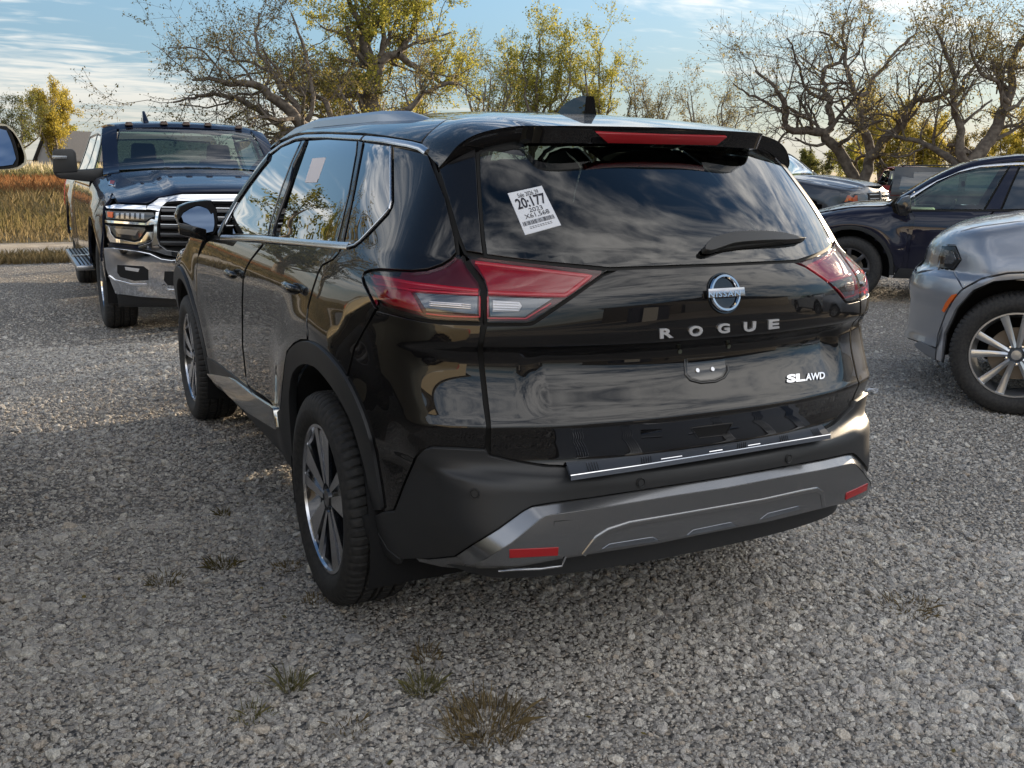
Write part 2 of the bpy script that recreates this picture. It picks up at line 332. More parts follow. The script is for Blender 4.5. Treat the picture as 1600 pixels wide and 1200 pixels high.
class Veh:
    def __init__(s,F,root,loc=(0,0,0),rz=0,tmax=60):
        s.F=F;s.root=root;s.loc=np.array(loc,float);cz,sz=math.cos(rz),math.sin(rz);s.R=np.array([[cz,-sz,0],[sz,cz,0],[0,0,1]]);s.tmax=tmax
        s.cam=(CAM-s.loc)@s.R
    def lr(s,px): return rays(px)@s.R
    def Fo(s,off): return (lambda P:s.F(P)-off) if off else s.F
    def hit(s,px,off=0,n=260):
        d=s.lr(px);r=float(np.linalg.norm(s.cam[:2]))
        t=march(s.Fo(off),s.cam,d,.5,s.tmax,n) if s.tmax<10 else march(s.Fo(off),s.cam,d,max(.5,r-7),r+5,110);P=s.cam+d*t[:,None];bad=np.isnan(t)
        if bad.any():
            print('MISS',s.root.name if s.root else '',np.atleast_2d(px)[bad][:4].tolist())
            ok=np.where(~bad)[0]
            for i in np.where(bad)[0]:
                if len(ok): P[i]=P[ok[np.argmin(abs(ok-i))]]
        return P
    def onx(s,px,X): d=s.lr(px);t=(X-s.cam[0])/d[:,0];return s.cam+d*t[:,None]
    def ony(s,px,Y): d=s.lr(px);t=(Y-s.cam[1])/d[:,1];return s.cam+d*t[:,None]
    def onz(s,px,Z): d=s.lr(px);t=(Z-s.cam[2])/d[:,2];return s.cam+d*t[:,None]
    def pt(s,p,off=0):
        """resolve one outline point"""
        if isinstance(p[0],str): return s.tagged([p],off)[0]
        if len(p)==3: return np.array(p,float)
        return s.hit([p],off)[0]
    def tagged(s,ps,off=0):
        out=np.empty((len(ps),3));F=s.Fo(off)
        for k in set(p[0] for p in ps):
            ix=[i for i,p in enumerate(ps) if p[0]==k];a=np.array([ps[i][1:] for i in ix],float);z=np.zeros(len(ix));q=np.ones(len(ix))
            if k=='s': o=np.stack([-1.3*q,a[:,0],a[:,1]],1);d=(1.,0,0);t1=1.2;n=50
            if k=='S': o=np.stack([1.3*q,a[:,0],a[:,1]],1);d=(-1.,0,0);t1=1.2;n=50
            if k=='r': o=np.stack([a[:,0],-7*q,a[:,1]],1);d=(0,1.,0);t1=9;n=200
            if k=='f': o=np.stack([a[:,0],6*q,a[:,1]],1);d=(0,-1.,0);t1=7;n=160
            if k=='t': o=np.stack([a[:,0],a[:,1],2.3*q],1);d=(0,0,-1.);t1=2;n=80
            d=np.tile(d,(len(ix),1));t=march(F,o,d,0,t1,n);bad=np.isnan(t)
            if bad.any(): print('MISSpt',s.root.name,[ps[ix[j]] for j in np.where(bad)[0][:3]]);t[bad]=np.nanmedian(t) if (~bad).any() else .5
            out[ix]=o+d*t[:,None]
        return out
    def trace(s,pts,off=0,hpx=6,h3=.03,closed=True,smooth=0):
        """list of px pairs / tagged points -> dense 3D outline on the surface; straight in its own domain between alike points"""
        n=len(pts);out=[]
        pts=list(pts)
        if smooth and all(not isinstance(p[0],str) and len(p)==2 for p in pts): pts=[tuple(p) for p in smooth_px(pts,smooth,closed)];n=len(pts)
        seg=n if closed else n-1; batch=[];
        for i in range(seg):
            a=pts[i];b=pts[(i+1)%n];pa=not isinstance(a[0],str) and len(a)==2;pb=not isinstance(b[0],str) and len(b)==2
            if pa and pb:
                a=np.array(a,float);b=np.array(b,float);k=max(1,int(np.ceil(np.linalg.norm(b-a)/hpx)))
                for t in range(k): batch.append(('px',a+(b-a)*t/k))
            elif isinstance(a[0],str) and isinstance(b[0],str) and a[0]==b[0]:
                k=max(1,int(np.ceil(math.hypot(b[1]-a[1],b[2]-a[2])/h3)))
                for t in range(k): batch.append(('tg',(a[0],a[1]+(b[1]-a[1])*t/k,a[2]+(b[2]-a[2])*t/k)))
            else: batch.append(('px',np.array(a,float)) if pa else ('tg',a))
        if not closed:
            a=pts[-1];batch.append(('px',np.array(a,float)) if (not isinstance(a[0],str) and len(a)==2) else ('tg',a))
        res=[None]*len(batch);ix=[i for i,b in enumerate(batch) if b[0]=='px']
        if ix:
            H=s.hit(np.array([batch[i][1] for i in ix]),off)
            for i,h in zip(ix,H): res[i]=h
        tg=[i for i,b in enumerate(batch) if b[0]=='tg' and isinstance(b[1][0],str)]
        if tg:
            H=s.tagged([batch[i][1] for i in tg],off)
            for i,h_ in zip(tg,H): res[i]=h_
        for i,b in enumerate(batch):
            if res[i] is None: res[i]=np.array(b[1],float)
        return np.array(res)
    def shoot(s,c,d,off=0):
        F=s.Fo(off);lo=np.full(len(d),.05);hi=np.full(len(d),.05)
        done=np.zeros(len(d),bool)
        for t in np.linspace(.15,4.0,32):
            i=np.where(~done)[0]
            if not len(i):break
            f=F(c+d[i]*t)>0;hi[i]=t;done[i[f]]=True;lo[i[~f]]=t
        for _ in range(17):
            m=(lo+hi)/2;f=F(c+d*m[:,None])>0;hi=np.where(f,m,hi);lo=np.where(f,lo,m)
        return c+d*((lo+hi)/2)[:,None]
    def panel(s,name,outline,m,off=0,c=None,h=.02,gap=.002,depth=.014,seal=True,parent=None,mirror=False,sym=False,trim=M_SEAL,smooth=0,label=None,proud=0,pre=None):
        """surface panel with crisp outline, rounded edge and dark seal, lying on the body surface"""
        O=pre if pre is not None else s.trace(outline,off,smooth=smooth,h3=h*1.5,closed=not sym)
        if sym:
            # outline runs from the centre line down the left side back to the centre line
            keep=np.where(O[:,0]<-1e-3)[0];i0,i1=keep[0],keep[-1];chain=O[i0:i1+1]
            a=O[i0-1] if i0>0 else chain[0];b=O[i1+1] if i1+1<len(O) else chain[-1]
            def x0(p,q):
                t=p[0]/(p[0]-q[0]) if abs(p[0]-q[0])>1e-6 else 0;r=p+(q-p)*t;r[0]=0;return r
            A=x0(chain[0],a) if a[0]>-1e-3 else np.array([0,*chain[0][1:]]);B=x0(chain[-1],b) if b[0]>-1e-3 else np.array([0,*chain[-1][1:]])
            mir=chain[::-1].copy();mir[:,0]*=-1
            O=np.vstack([A[None],chain,B[None],mir])
        # drop near-duplicate points
        kp=[0]
        for i in range(1,len(O)):
            if np.linalg.norm(O[i]-O[kp[-1]])>.0025: kp.append(i)
        if np.linalg.norm(O[kp[-1]]-O[kp[0]])<.0025: kp.pop()
        O=O[kp]
        if c is None:
            mn=O.mean(0); c=np.array([0,mn[1] if abs(mn[0])>.35 and mn[1]>.9 else max(mn[1],.95),.85])
        c=np.asarray(c,float)
        dd=O-c;dist=np.linalg.norm(dd,axis=1);dirs=dd/dist[:,None]
        A=dirs.mean(0);A/=np.linalg.norm(A);up=np.array([0,0,1.]) if abs(A[2])<.9 else np.array([0,1.,0])
        U=np.cross(up,A);U/=np.linalg.norm(U);Vv=np.cross(A,U)
        def touv(d):
            a=np.arccos(np.clip(d@A,-1,1));p=d-A*(d@A)[:,None];n_=np.linalg.norm(p,axis=1)+1e-12;p=p/n_[:,None];return np.stack([p@U,p@Vv],1)*a[:,None]
        def frm(q):
            a=np.linalg.norm(q,axis=1);k=np.where(a>1e-9,np.sin(a)/np.maximum(a,1e-9),1);return A*np.cos(a)[:,None]+(U*q[:,:1]+Vv*q[:,1:])*k[:,None]
        # edge frame
        Nrm=grad(s.Fo(off),O)
        T=np.roll(O,-1,0)-np.roll(O,1,0);T/=np.linalg.norm(T,axis=1)[:,None]+1e-9
        B=np.cross(T,Nrm);B/=np.linalg.norm(B,axis=1)[:,None]+1e-9
        uv=touv(dirs);ar=.5*np.sum(uv[:,0]*np.roll(uv[:,1],-1)-np.roll(uv[:,0],-1)*uv[:,1])
        # outward sign test
        tst=touv((lambda q:q/np.linalg.norm(q,axis=1)[:,None])(O+B*.004-c));ins=inpoly(tst,uv)
        if ins.mean()>.5: B=-B
        O0=O-B*(gap+.0013)
        uv=touv((O0-c)/np.linalg.norm(O0-c,axis=1)[:,None])
        sp=h/np.median(dist);mn=uv.min(0);mx=uv.max(0)
        gx,gy=np.meshgrid(np.arange(mn[0],mx[0],sp),np.arange(mn[1],mx[1],sp));G=np.stack([gx.ravel()+ (np.arange(gx.size)//gx.shape[1]%2)*sp*.0,gy.ravel()],1)
        G=G[inpoly(G,uv)]
        if len(G): G=G[segdist(G,uv)>sp*.45]
        al=np.vstack([uv,G]) if len(G) else uv
        n=len(uv)
        r=delaunay_2d_cdt([Vector(p) for p in al.tolist()],[(i,(i+1)%n) for i in range(n)],[],1,1e-7)
        vc=np.array([(p.x,p.y) for p in r[0]]);fc=[tuple(f) for f in r[2]]
        P=s.shoot(c,frm(vc),off)
        # boundary verts exactly on outline (orig index map)
        for vi,orig in enumerate(r[3]):
            for o_ in orig:
                if o_<n: P[vi]=O0[o_];break
        NN=grad(s.Fo(off),P)
        fa=np.array(fc)
        fn=np.cross(P[fa[:,1]]-P[fa[:,0]],P[fa[:,2]]-P[fa[:,0]]);flip=np.sum(fn*NN[fa[:,0]],1)<0
        fc=[f[::-1] if fl else f for f,fl in zip(fc,flip)]
        V=[P];NV=[NN];F=list(fc);mi=[0]*len(fc);base=len(P)
        rings=[(O0,Nrm),(O-B*gap-Nrm*.0013,(B+Nrm*.3)),(O-B*gap-Nrm*depth,B)]
        rb=[]
        for p,nn in rings:
            V.append(p);NV.append(nn/np.linalg.norm(nn,axis=1)[:,None]);rb.append(base);base+=n
        for k in range(2):
            for i in range(n):
                j=(i+1)%n;f=(rb[k]+i,rb[k]+j,rb[k+1]+j,rb[k+1]+i);F.append(f);mi.append(0)
        if seal:
            V.append(O-B*(gap+.004)-Nrm*(depth*.8));NV.append(Nrm);a0=base;base+=n
            V.append(O+B*.007-Nrm*(depth*.8));NV.append(Nrm);a1=base;base+=n
            for i in range(n):
                j=(i+1)%n;F.append((a0+i,a0+j,a1+j,a1+i));mi.append(1)
        V=np.vstack(V);NV=np.vstack(NV)
        # orient ring faces
        for q in range(len(fc),len(F)):
            f=F[q];w=np.cross(V[f[1]]-V[f[0]],V[f[2]]-V[f[0]])
            if w@(NV[f[0]]+NV[f[2]])<0:F[q]=f[::-1]
        pr=parent if parent is not None else s.root
        o=mk(name,V,F,[m,trim],pr,NV,matidx=mi)
        if label:o['label']=label
        s.last=None
        if mirror:
            V2=V.copy();V2[:,0]*=-1;N2=NV.copy();N2[:,0]*=-1
            p2=mirror if not isinstance(mirror,bool) else pr
            s.last=mk(name,V2,[f[::-1] for f in F],[m,trim],p2,N2,matidx=mi)
        return o
    def strip(s,name,pts,w,hgt,m,off=0,parent=None,mirror=False,closed=False,smooth=0,pre=None,taper=True):
        """raised moulding following the surface"""
        P=pre if pre is not None else s.trace(pts,0,closed=closed,smooth=smooth);kp=[0]
        for i in range(1,len(P)):
            if np.linalg.norm(P[i]-P[kp[-1]])>.004:kp.append(i)
        P=P[kp]
        Nn=grad(s.F,P);T=(np.roll(P,-1,0)-np.roll(P,1,0)) if closed else np.gradient(P,axis=0);T/=np.linalg.norm(T,axis=1)[:,None];B=np.cross(T,Nn)
        B/=np.linalg.norm(B,axis=1)[:,None];n=len(P);w=np.broadcast_to(np.asarray(w,float),(n,))[:,None] if not np.isscalar(w) else w
        prof=[(-.5,-.004),(-.5,hgt*.55),(-.36,hgt*.9),(0,hgt),(.36,hgt*.9),(.5,hgt*.55),(.5,-.004)];V=[]
        for a,b in prof: V.append(P+B*(a*w)+Nn*(b+off))
        V=np.stack(V,1);k=len(prof);F=[]
        for i in range(n if closed else n-1):
            for j in range(k-1):F.append((i*k+j,i*k+j+1,((i+1)%n)*k+j+1,((i+1)%n)*k+j))
        if not closed:F+=[tuple(range(k)),tuple((n-1)*k+j for j in range(k))[::-1]]
        mb=MB();mb.add(V.reshape(-1,3),F);pr=parent if parent is not None else s.root
        o=mb.build(name,m,pr,auto=45)
        if mirror:
            mb=MB();V2=V.reshape(-1,3).copy();V2[:,0]*=-1;mb.add(V2,[f[::-1] for f in F]);s.last=mb.build(name,m,mirror if not isinstance(mirror,bool) else pr,auto=45)
        return o
    def text(s,name,txt,quad,m,off=.002,thick=.004,parent=None,bold=.02,plane=None,font_sp=1.0):
        """lettering: quad = TL,TR,BR,BL pixels; follows the body surface and stands proud of it"""
        cu=bpy.data.curves.new(name,'FONT');cu.body=txt;cu.resolution_u=3;cu.offset=bold;cu.space_character=font_sp
        to=bpy.data.objects.new(name,cu);COL.objects.link(to);bpy.context.view_layer.update()
        dg=bpy.context.evaluated_depsgraph_get();me=bpy.data.meshes.new_from_object(to.evaluated_get(dg));bpy.data.objects.remove(to)
        co=np.empty(len(me.vertices)*3);me.vertices.foreach_get('co',co);co=co.reshape(-1,3)[:,:2];fs=[tuple(p.vertices) for p in me.polygons];bpy.data.meshes.remove(me)
        lo=co.min(0);hi=co.max(0);q=np.array(quad,float);u=(co[:,0]-lo[0])/(hi[0]-lo[0]);v=(co[:,1]-lo[1])/(hi[1]-lo[1])
        px=(q[3]*(1-u)[:,None]+q[2]*u[:,None])*(1-v)[:,None]+(q[0]*(1-u)[:,None]+q[1]*u[:,None])*v[:,None]
        if plane is not None: P=plane(px);Nn=-s.lr(px)
        else: P=s.hit(px);Nn=grad(s.F,P)
        n=len(P);V=np.vstack([P+Nn*(off+thick),P+Nn*off]);F=[f for f in fs];
        cnt={}
        for f in fs:
            for a,b in zip(f,f[1:]+f[:1]):
                cnt[(a,b)]=1
        for (a,b) in list(cnt):
            if (b,a) not in cnt:F.append((b,a,a+n,b+n))
        mb=MB();mb.add(V,F);return mb.build(name,m,parent if parent is not None else s.root)
def painted_shell(v,m,ys,yf,hole,z0=.36,off=-.012,zc=.75,front=True):
    """the sheet metal between the separate panels"""
    ph=np.radians(np.linspace(-112,112,57));mb=MB();rows=[];nph=len(ph)
    Y,PH=np.meshgrid(ys,ph,indexing='ij');Y=Y.ravel();PH=PH.ravel()
    P=np.empty((len(Y),3));d=np.stack([np.sin(PH),0*PH,np.cos(PH)],1)
    F=v.Fo(off)
    lo=np.full(len(Y),.02);hi=np.full(len(Y),1.7);c=np.stack([0*Y,Y,np.full(len(Y),zc)],1)
    for _ in range(20):
        q=(lo+hi)/2;f=F(c+d*q[:,None])>0;hi=np.where(f,q,hi);lo=np.where(f,lo,q)
    P=c+d*lo[:,None];fc=[]
    for i in range(len(ys)-1):
        for j in range(nph-1):
            a=(i*nph+j,i*nph+j+1,(i+1)*nph+j+1,(i+1)*nph+j);mm=P[list(a)].mean(0)
            if mm[2]>z0 and not hole(mm): fc.append(a)
    mb.add(P,fc)
    if front:
        az=np.radians(np.linspace(-80,80,41));el=np.radians(np.linspace(-30,32,18));A_,E_=np.meshgrid(az,el,indexing='ij');A_=A_.ravel();E_=E_.ravel();d=np.stack([np.sin(A_)*np.cos(E_),np.cos(A_)*np.cos(E_),np.sin(E_)],1)
        P=v.shoot(np.array([0,yf-.75,zc-.05]),d,off);fc=[]
        for i in range(40):
            for j in range(17):
                a=(i*18+j,(i+1)*18+j,(i+1)*18+j+1,i*18+j+1);mm=P[list(a)].mean(0)
                if mm[2]>z0 and not hole(mm) and mm[1]>ys[-1]-.03: fc.append(a)
        mb.add(P,fc)
    return mb.build('body_shell',m,v.root,smooth=True)
def flatten_copy(o,parent=None):
    c=o.copy();COL.objects.link(c)
    if parent is not None:c.parent=parent
    for ch in list(o.children):flatten_copy(ch,c)
    return c
# ------------------------------------------------------------ ground
def D3(px,D):
    """point seen at pixel px at depth D metres along the view axis"""
    px=np.atleast_2d(np.asarray(px,float));d=np.stack([(px[:,0]-800)/FPX,-(px[:,1]-600)/FPX,-np.ones(len(px))],1)@CM.T
    return CAM+d*np.reshape(np.broadcast_to(D,(len(px),)),(-1,1))
def gz(px,z=0.): d=rays(px);t=(z-CAM[2])/d[:,2];return CAM+d*t[:,None]
def gravel_mat():
    m=mat('gravel_ground',(.3,.28,.26),.95);t=m.node_tree;b=bsdf(m);tc=N(t,'ShaderNodeTexCoord')
    vo=N(t,'ShaderNodeTexVoronoi');vo.inputs['Scale'].default_value=52;vo.inputs['Randomness'].default_value=1;L(t,tc.outputs['Object'],vo.inputs['Vector'])
    vd=N(t,'ShaderNodeTexVoronoi');vd.inputs['Scale'].default_value=34;L(t,tc.outputs['Object'],vd.inputs['Vector'])
    big=N(t,'ShaderNodeTexNoise');big.inputs['Scale'].default_value=.55;big.inputs['Detail'].default_value=7;L(t,tc.outputs['Object'],big.inputs['Vector'])
    sepc=N(t,'ShaderNodeSeparateColor');L(t,vo.outputs['Color'],sepc.inputs[0])
    rp=N(t,'ShaderNodeValToRGB');e=rp.color_ramp.elements;e[0].position=0;e[0].color=(0.245,0.231,0.214,1);e[1].position=1;e[1].color=(0.721,0.675,0.606,1)
    for p,c in ((.25,(0.361,0.338,0.315,1)),(.5,(0.463,0.431,0.392,1)),(.75,(0.554,0.500,0.439,1)),(.9,(0.412,0.350,0.285,1))):
        x=e.new(p);x.color=c
    L(t,sepc.outputs[0],rp.inputs[0])
    edge=N(t,'ShaderNodeMapRange');edge.inputs['From Min'].default_value=.0;edge.inputs['From Max'].default_value=.012;edge.inputs['To Min'].default_value=1;edge.inputs['To Max'].default_value=.75;L(t,vo.outputs['Distance'],edge.inputs[0])
    mr=N(t,'ShaderNodeMapRange');mr.inputs['From Min'].default_value=.3;mr.inputs['From Max'].default_value=.7;mr.inputs['To Min'].default_value=.75;mr.inputs['To Max'].default_value=1.15;L(t,big.outputs[0],mr.inputs[0])
    f=mth('MULTIPLY',edge.outputs[0],mr.outputs[0],t)
    mx=N(t,'ShaderNodeMix',data_type='RGBA',blend_type='MULTIPLY');mx.inputs[0].default_value=1;L(t,rp.outputs[0],mx.inputs[6]);cb=N(t,'ShaderNodeCombineColor');[L(t,f,cb.inputs[i]) for i in range(3)];L(t,cb.outputs[0],mx.inputs[7]);L(t,mx.outputs[2],b.inputs['Base Color'])
    h=mth('ADD',mth('MULTIPLY',vo.outputs['Distance'],-1.0,t),mth('MULTIPLY',vd.outputs['Distance'],-.6,t),t)
    bu=N(t,'ShaderNodeBump');bu.inputs['Strength'].default_value=.8;bu.inputs['Distance'].default_value=.10;L(t,h,bu.inputs['Height']);L(t,bu.outputs[0],b.inputs['Normal'])
    return m
gnd=gravel_mat();mb=MB();mb.add([(-60,-60,0),(120,-60,0),(120,17.6,0),(-60,17.6,0)],[(0,1,2,3)]);GR=tag(mb.build('gravel_ground',gnd),kind='structure')
fm=add_bump(mat('field_soil',(.14,.11,.06),.95),1.2,.6,.1,8,colvar=((.16,.12,.06),(.09,.075,.035)))
mb=MB();mb.add([(-900,17.6,-.02),(900,17.6,-.02),(900,1500,-.02),(-900,1500,-.02)],[(0,1,2,3)]);mb.add([(-900,-900,-.03),(-60,-900,-.03),(-60,17.6,-.03),(-900,17.6,-.03)],[(0,1,2,3)]);mb.add([(120,-900,-.03),(900,-900,-.03),(900,17.6,-.03),(120,17.6,-.03)],[(0,1,2,3)]);mb.add([(-60,-900,-.03),(120,-900,-.03),(120,-60,-.03),(-60,-60,-.03)],[(0,1,2,3)])
tag(mb.build('field',fm),kind='structure')
# loose stones lying on the gravel
def stone_mesh(i,sub):
    bm=bmesh.new();bmesh.ops.create_icosphere(bm,subdivisions=sub,radius=1);r=np.random.default_rng(i)
    ax=r.normal(size=(12,3));ax/=np.linalg.norm(ax,axis=1)[:,None];cut=r.uniform(.58,.88,12)
    for v in bm.verts:
        c=np.array(v.co)
        for a,k in zip(ax,cut):
            d=c@a
            if d>k:c=c-a*(d-k)*.96
        c*=np.array([1,.8+.2*r.random(),.62]);v.co=c*(1+r.normal()*.02)
    me=bpy.data.meshes.new('stone');bm.to_mesh(me);bm.free();me.polygons.foreach_set('use_smooth',[False]*len(me.polygons));return me
def stone_mat():
    m=mat('limestone_chip',(.4,.4,.4),.9);t=m.node_tree;b=bsdf(m);oi=N(t,'ShaderNodeObjectInfo')
    rp=N(t,'ShaderNodeValToRGB');e=rp.color_ramp.elements;rp.color_ramp.interpolation='LINEAR';e[0].position=0;e[0].color=(0.283,0.269,0.255,1);e[1].position=1;e[1].color=(0.798,0.762,0.701,1)
    for p,c in ((.18,(0.412,0.394,0.374,1)),(.4,(0.541,0.512,0.469,1)),(.6,(0.618,0.581,0.522,1)),(.74,(0.489,0.463,0.439,1)),(.84,(0.541,0.463,0.380,1)),(.92,(0.695,0.663,0.594,1))):
        x=e.new(p);x.color=c
    L(t,oi.outputs['Random'],rp.inputs[0]);tc=N(t,'ShaderNodeTexCoord');no=N(t,'ShaderNodeTexNoise');no.inputs['Scale'].default_value=2.2;no.inputs['Detail'].default_value=6;L(t,tc.outputs['Object'],no.inputs['Vector'])
    mr=N(t,'ShaderNodeMapRange');mr.inputs['From Min'].default_value=.3;mr.inputs['From Max'].default_value=.7;mr.inputs['To Min'].default_value=.7;mr.inputs['To Max'].default_value=1.2;L(t,no.outputs[0],mr.inputs[0])
    mx=N(t,'ShaderNodeMix',data_type='RGBA',blend_type='MULTIPLY');mx.inputs[0].default_value=1;L(t,rp.outputs[0],mx.inputs[6]);cb=N(t,'ShaderNodeCombineColor');[L(t,mr.outputs[0],cb.inputs[i]) for i in range(3)];L(t,cb.outputs[0],mx.inputs[7]);L(t,mx.outputs[2],b.inputs['Base Color'])
    bu=N(t,'ShaderNodeBump');bu.inputs['Strength'].default_value=.5;bu.inputs['Distance'].default_value=.2;L(t,no.outputs[0],bu.inputs['Height']);L(t,bu.outputs[0],b.inputs['Normal']);return m
SM=stone_mat()
def scatter_pts(n,dmin,dmax,pw=1.0):
    """ground points inside the view wedge (with margin), distance dmin..dmax from the camera foot"""
    az=RNG.uniform(math.radians(27.1-36),math.radians(27.1+36),n);d=np.sqrt(RNG.uniform(dmin**2,dmax**2,n))
    return np.stack([CAM[0]+np.sin(az)*d,CAM[1]+np.cos(az)*d],1)
def instancer(name,pts,scl,meshes,material,rotfull=True,kind='stuff'):
    colx=bpy.data.collections.new(name+'_kinds')
    for i,me in enumerate(meshes):
        if material: me.materials.append(material)
        o=bpy.data.objects.new(name+'_kind',me);colx.objects.link(o)
    me=bpy.data.meshes.new(name);me.vertices.add(len(pts));me.vertices.foreach_set('co',np.asarray(pts,np.float32).ravel())
    n=len(pts)
    a=me.attributes.new('scl','FLOAT_VECTOR','POINT');a.data.foreach_set('vector',np.asarray(scl,np.float32).ravel())
    rot=np.stack([RNG.normal(0,.35,n) if rotfull else RNG.normal(0,.08,n),RNG.normal(0,.35,n) if rotfull else RNG.normal(0,.08,n),RNG.uniform(0,6.283,n)],1)
    a=me.attributes.new('rot','FLOAT_VECTOR','POINT');a.data.foreach_set('vector',rot.astype(np.float32).ravel())
    a=me.attributes.new('pick','INT','POINT');a.data.foreach_set('value',RNG.integers(0,len(meshes),n).astype(np.int32))
    o=bpy.data.objects.new(name,me);COL.objects.link(o);ng=bpy.data.node_groups.new(name,'GeometryNodeTree')
    ng.interface.new_socket('Geometry',in_out='INPUT',socket_type='NodeSocketGeometry');ng.interface.new_socket('Geometry',in_out='OUTPUT',socket_type='NodeSocketGeometry')
    gi=ng.nodes.new('NodeGroupInput');go=ng.nodes.new('NodeGroupOutput');mp_=ng.nodes.new('GeometryNodeMeshToPoints');ip=ng.nodes.new('GeometryNodeInstanceOnPoints');ci=ng.nodes.new('GeometryNodeCollectionInfo')
    ci.inputs['Collection'].default_value=colx;ci.inputs['Separate Children'].default_value=True;ci.inputs['Reset Children'].default_value=True
    def att(nm,ty):
        q=ng.nodes.new('GeometryNodeInputNamedAttribute');q.data_type=ty;q.inputs[0].default_value=nm;return [s_ for s_ in q.outputs if s_.enabled and s_.name=='Attribute'][0]
    ng.links.new(gi.outputs[0],mp_.inputs[0]);ng.links.new(mp_.outputs[0],ip.inputs['Points']);ng.links.new(ci.outputs[0],ip.inputs['Instance']);ip.inputs['Pick Instance'].default_value=True
    ng.links.new(att('pick','INT'),ip.inputs['Instance Index']);ng.links.new(att('rot','FLOAT_VECTOR'),ip.inputs['Rotation']);ng.links.new(att('scl','FLOAT_VECTOR'),ip.inputs['Scale']);ng.links.new(ip.outputs[0],go.inputs[0])
    md=o.modifiers.new('scatter','NODES');md.node_group=ng;o['kind']=kind;return o
ST1=[stone_mesh(i,2) for i in range(7)];ST0=[stone_mesh(20+i,1) for i in range(6)]
def stones(name,n,d0,d1,med,sg,meshes):
    p=scatter_pts(n,d0,d1);n=len(p);fld=.82+.22*np.sin(p[:,0]*1.3+.6*np.sin(p[:,1]*.7))*np.cos(p[:,1]*.45+1.0)+.12*np.sin(p[:,0]*4.1+p[:,1]*2.3);r=np.clip(np.exp(RNG.normal(math.log(med),sg,n))*fld,.003,.034);z=r*RNG.uniform(-.2,.26,n)
    s=r[:,None]*RNG.uniform(.8,1.25,(n,3));return instancer(name,np.column_stack([p,z]),s,meshes,SM)
DETAIL=1.0
o=stones('loose_gravel',120000,.9,4.2,.0066,.50,ST1)
o=stones('loose_gravel',190000,4.0,8.5,.0078,.45,ST0)
o=stones('loose_gravel',150000,8.3,15.5,.0100,.40,ST0)
# the largest stones, one by one, part of the ground
SB=[stone_mesh(40+i,2) for i in range(5)]
for q in SB:q.materials.append(SM)
p=scatter_pts(260,1.2,6.5)
for i,(x,y) in enumerate(p):
    if abs(x)<.95 and .2<y<4.6: continue
    o=bpy.data.objects.new('stone',SB[i%5]);COL.objects.link(o);r=RNG.uniform(.014,.024);o.scale=(r*1.1,r,r*.9);o.location=(x,y,r*.3);o.rotation_euler=(RNG.normal()*.3,RNG.normal()*.3,RNG.uniform(0,6.28));o.parent=GR
# ------------------------------------------------------------ vegetation
def tubes(paths,seg=5):
    """list of (points Nx3, radii N) -> V,F arrays"""
    Vs=[];Fs=[];base=0
    for P,r,sg in paths:
        n=len(P);T=np.empty_like(P);T[1:-1]=P[2:]-P[:-2];T[0]=P[1]-P[0];T[-1]=P[-1]-P[-2];T/=np.linalg.norm(T,axis=1)[:,None]+1e-9
        ref=np.array([.3,.2,.93]) if abs(T[0][2])<.8 else np.array([.9,.3,.1]);u=np.cross(T,ref);u/=np.linalg.norm(u,axis=1)[:,None]+1e-9;v=np.cross(T,u)
        a=np.linspace(0,2*math.pi,sg,endpoint=False);R=P[:,None]+r[:,None,None]*(np.cos(a)[None,:,None]*u[:,None]+np.sin(a)[None,:,None]*v[:,None])
        Vs.append(R.reshape(-1,3));i=np.arange(n-1)[:,None]*sg;j=np.arange(sg)[None];j2=(j+1)%sg
        Fs.append(np.stack([i+j,i+j2,i+sg+j2,i+sg+j],2).reshape(-1,4)+base);base+=n*sg
    return np.concatenate(Vs),np.concatenate(Fs)
def wig(P,amp,rng,sub=3):
    """refine a polyline and make it crooked"""
    for k in range(sub):
        Q=[P[0]]
        for a,b in zip(P[:-1],P[1:]):
            l=np.linalg.norm(b-a);Q+= [(a+b)/2+rng.normal(size=3)*l*amp,b]
        P=np.array(Q);amp*=.8
    return P
def grow(rng,p,d,l,r,lev,out,tips,spread=.7,up=.15,kids=(3,5),droop=0):
    n=6 if lev>0 else 4;P=[p];dd=d/np.linalg.norm(d)
    for i in range(n):
        dd=dd+rng.normal(size=3)*(.22 if lev>0 else .15)+np.array([0,0,up*.35-droop*.1]);dd/=np.linalg.norm(dd);P.append(P[-1]+dd*l/n)
    P=np.array(P);R=r*np.linspace(1,.45,len(P));out.append((P,R,5 if r>.03 else 3));
    if lev<=1: tips.append(P)
    if lev<=0:return
    k=rng.integers(*kids)
    for i in range(k):
        t=rng.uniform(.25,1);j=min(len(P)-2,int(t*(len(P)-1)));b=P[j];a=P[j+1]-P[j];a/=np.linalg.norm(a);s=rng.normal(size=3);s-=a*(s@a);s/=np.linalg.norm(s)+1e-9
        nd=a*(1-spread*.5)+s*spread+np.array([0,0,up]);grow(rng,b,nd,l*rng.uniform(.5,.8),R[j]*rng.uniform(.5,.72),lev-1,out,tips,spread,up,kids,droop)
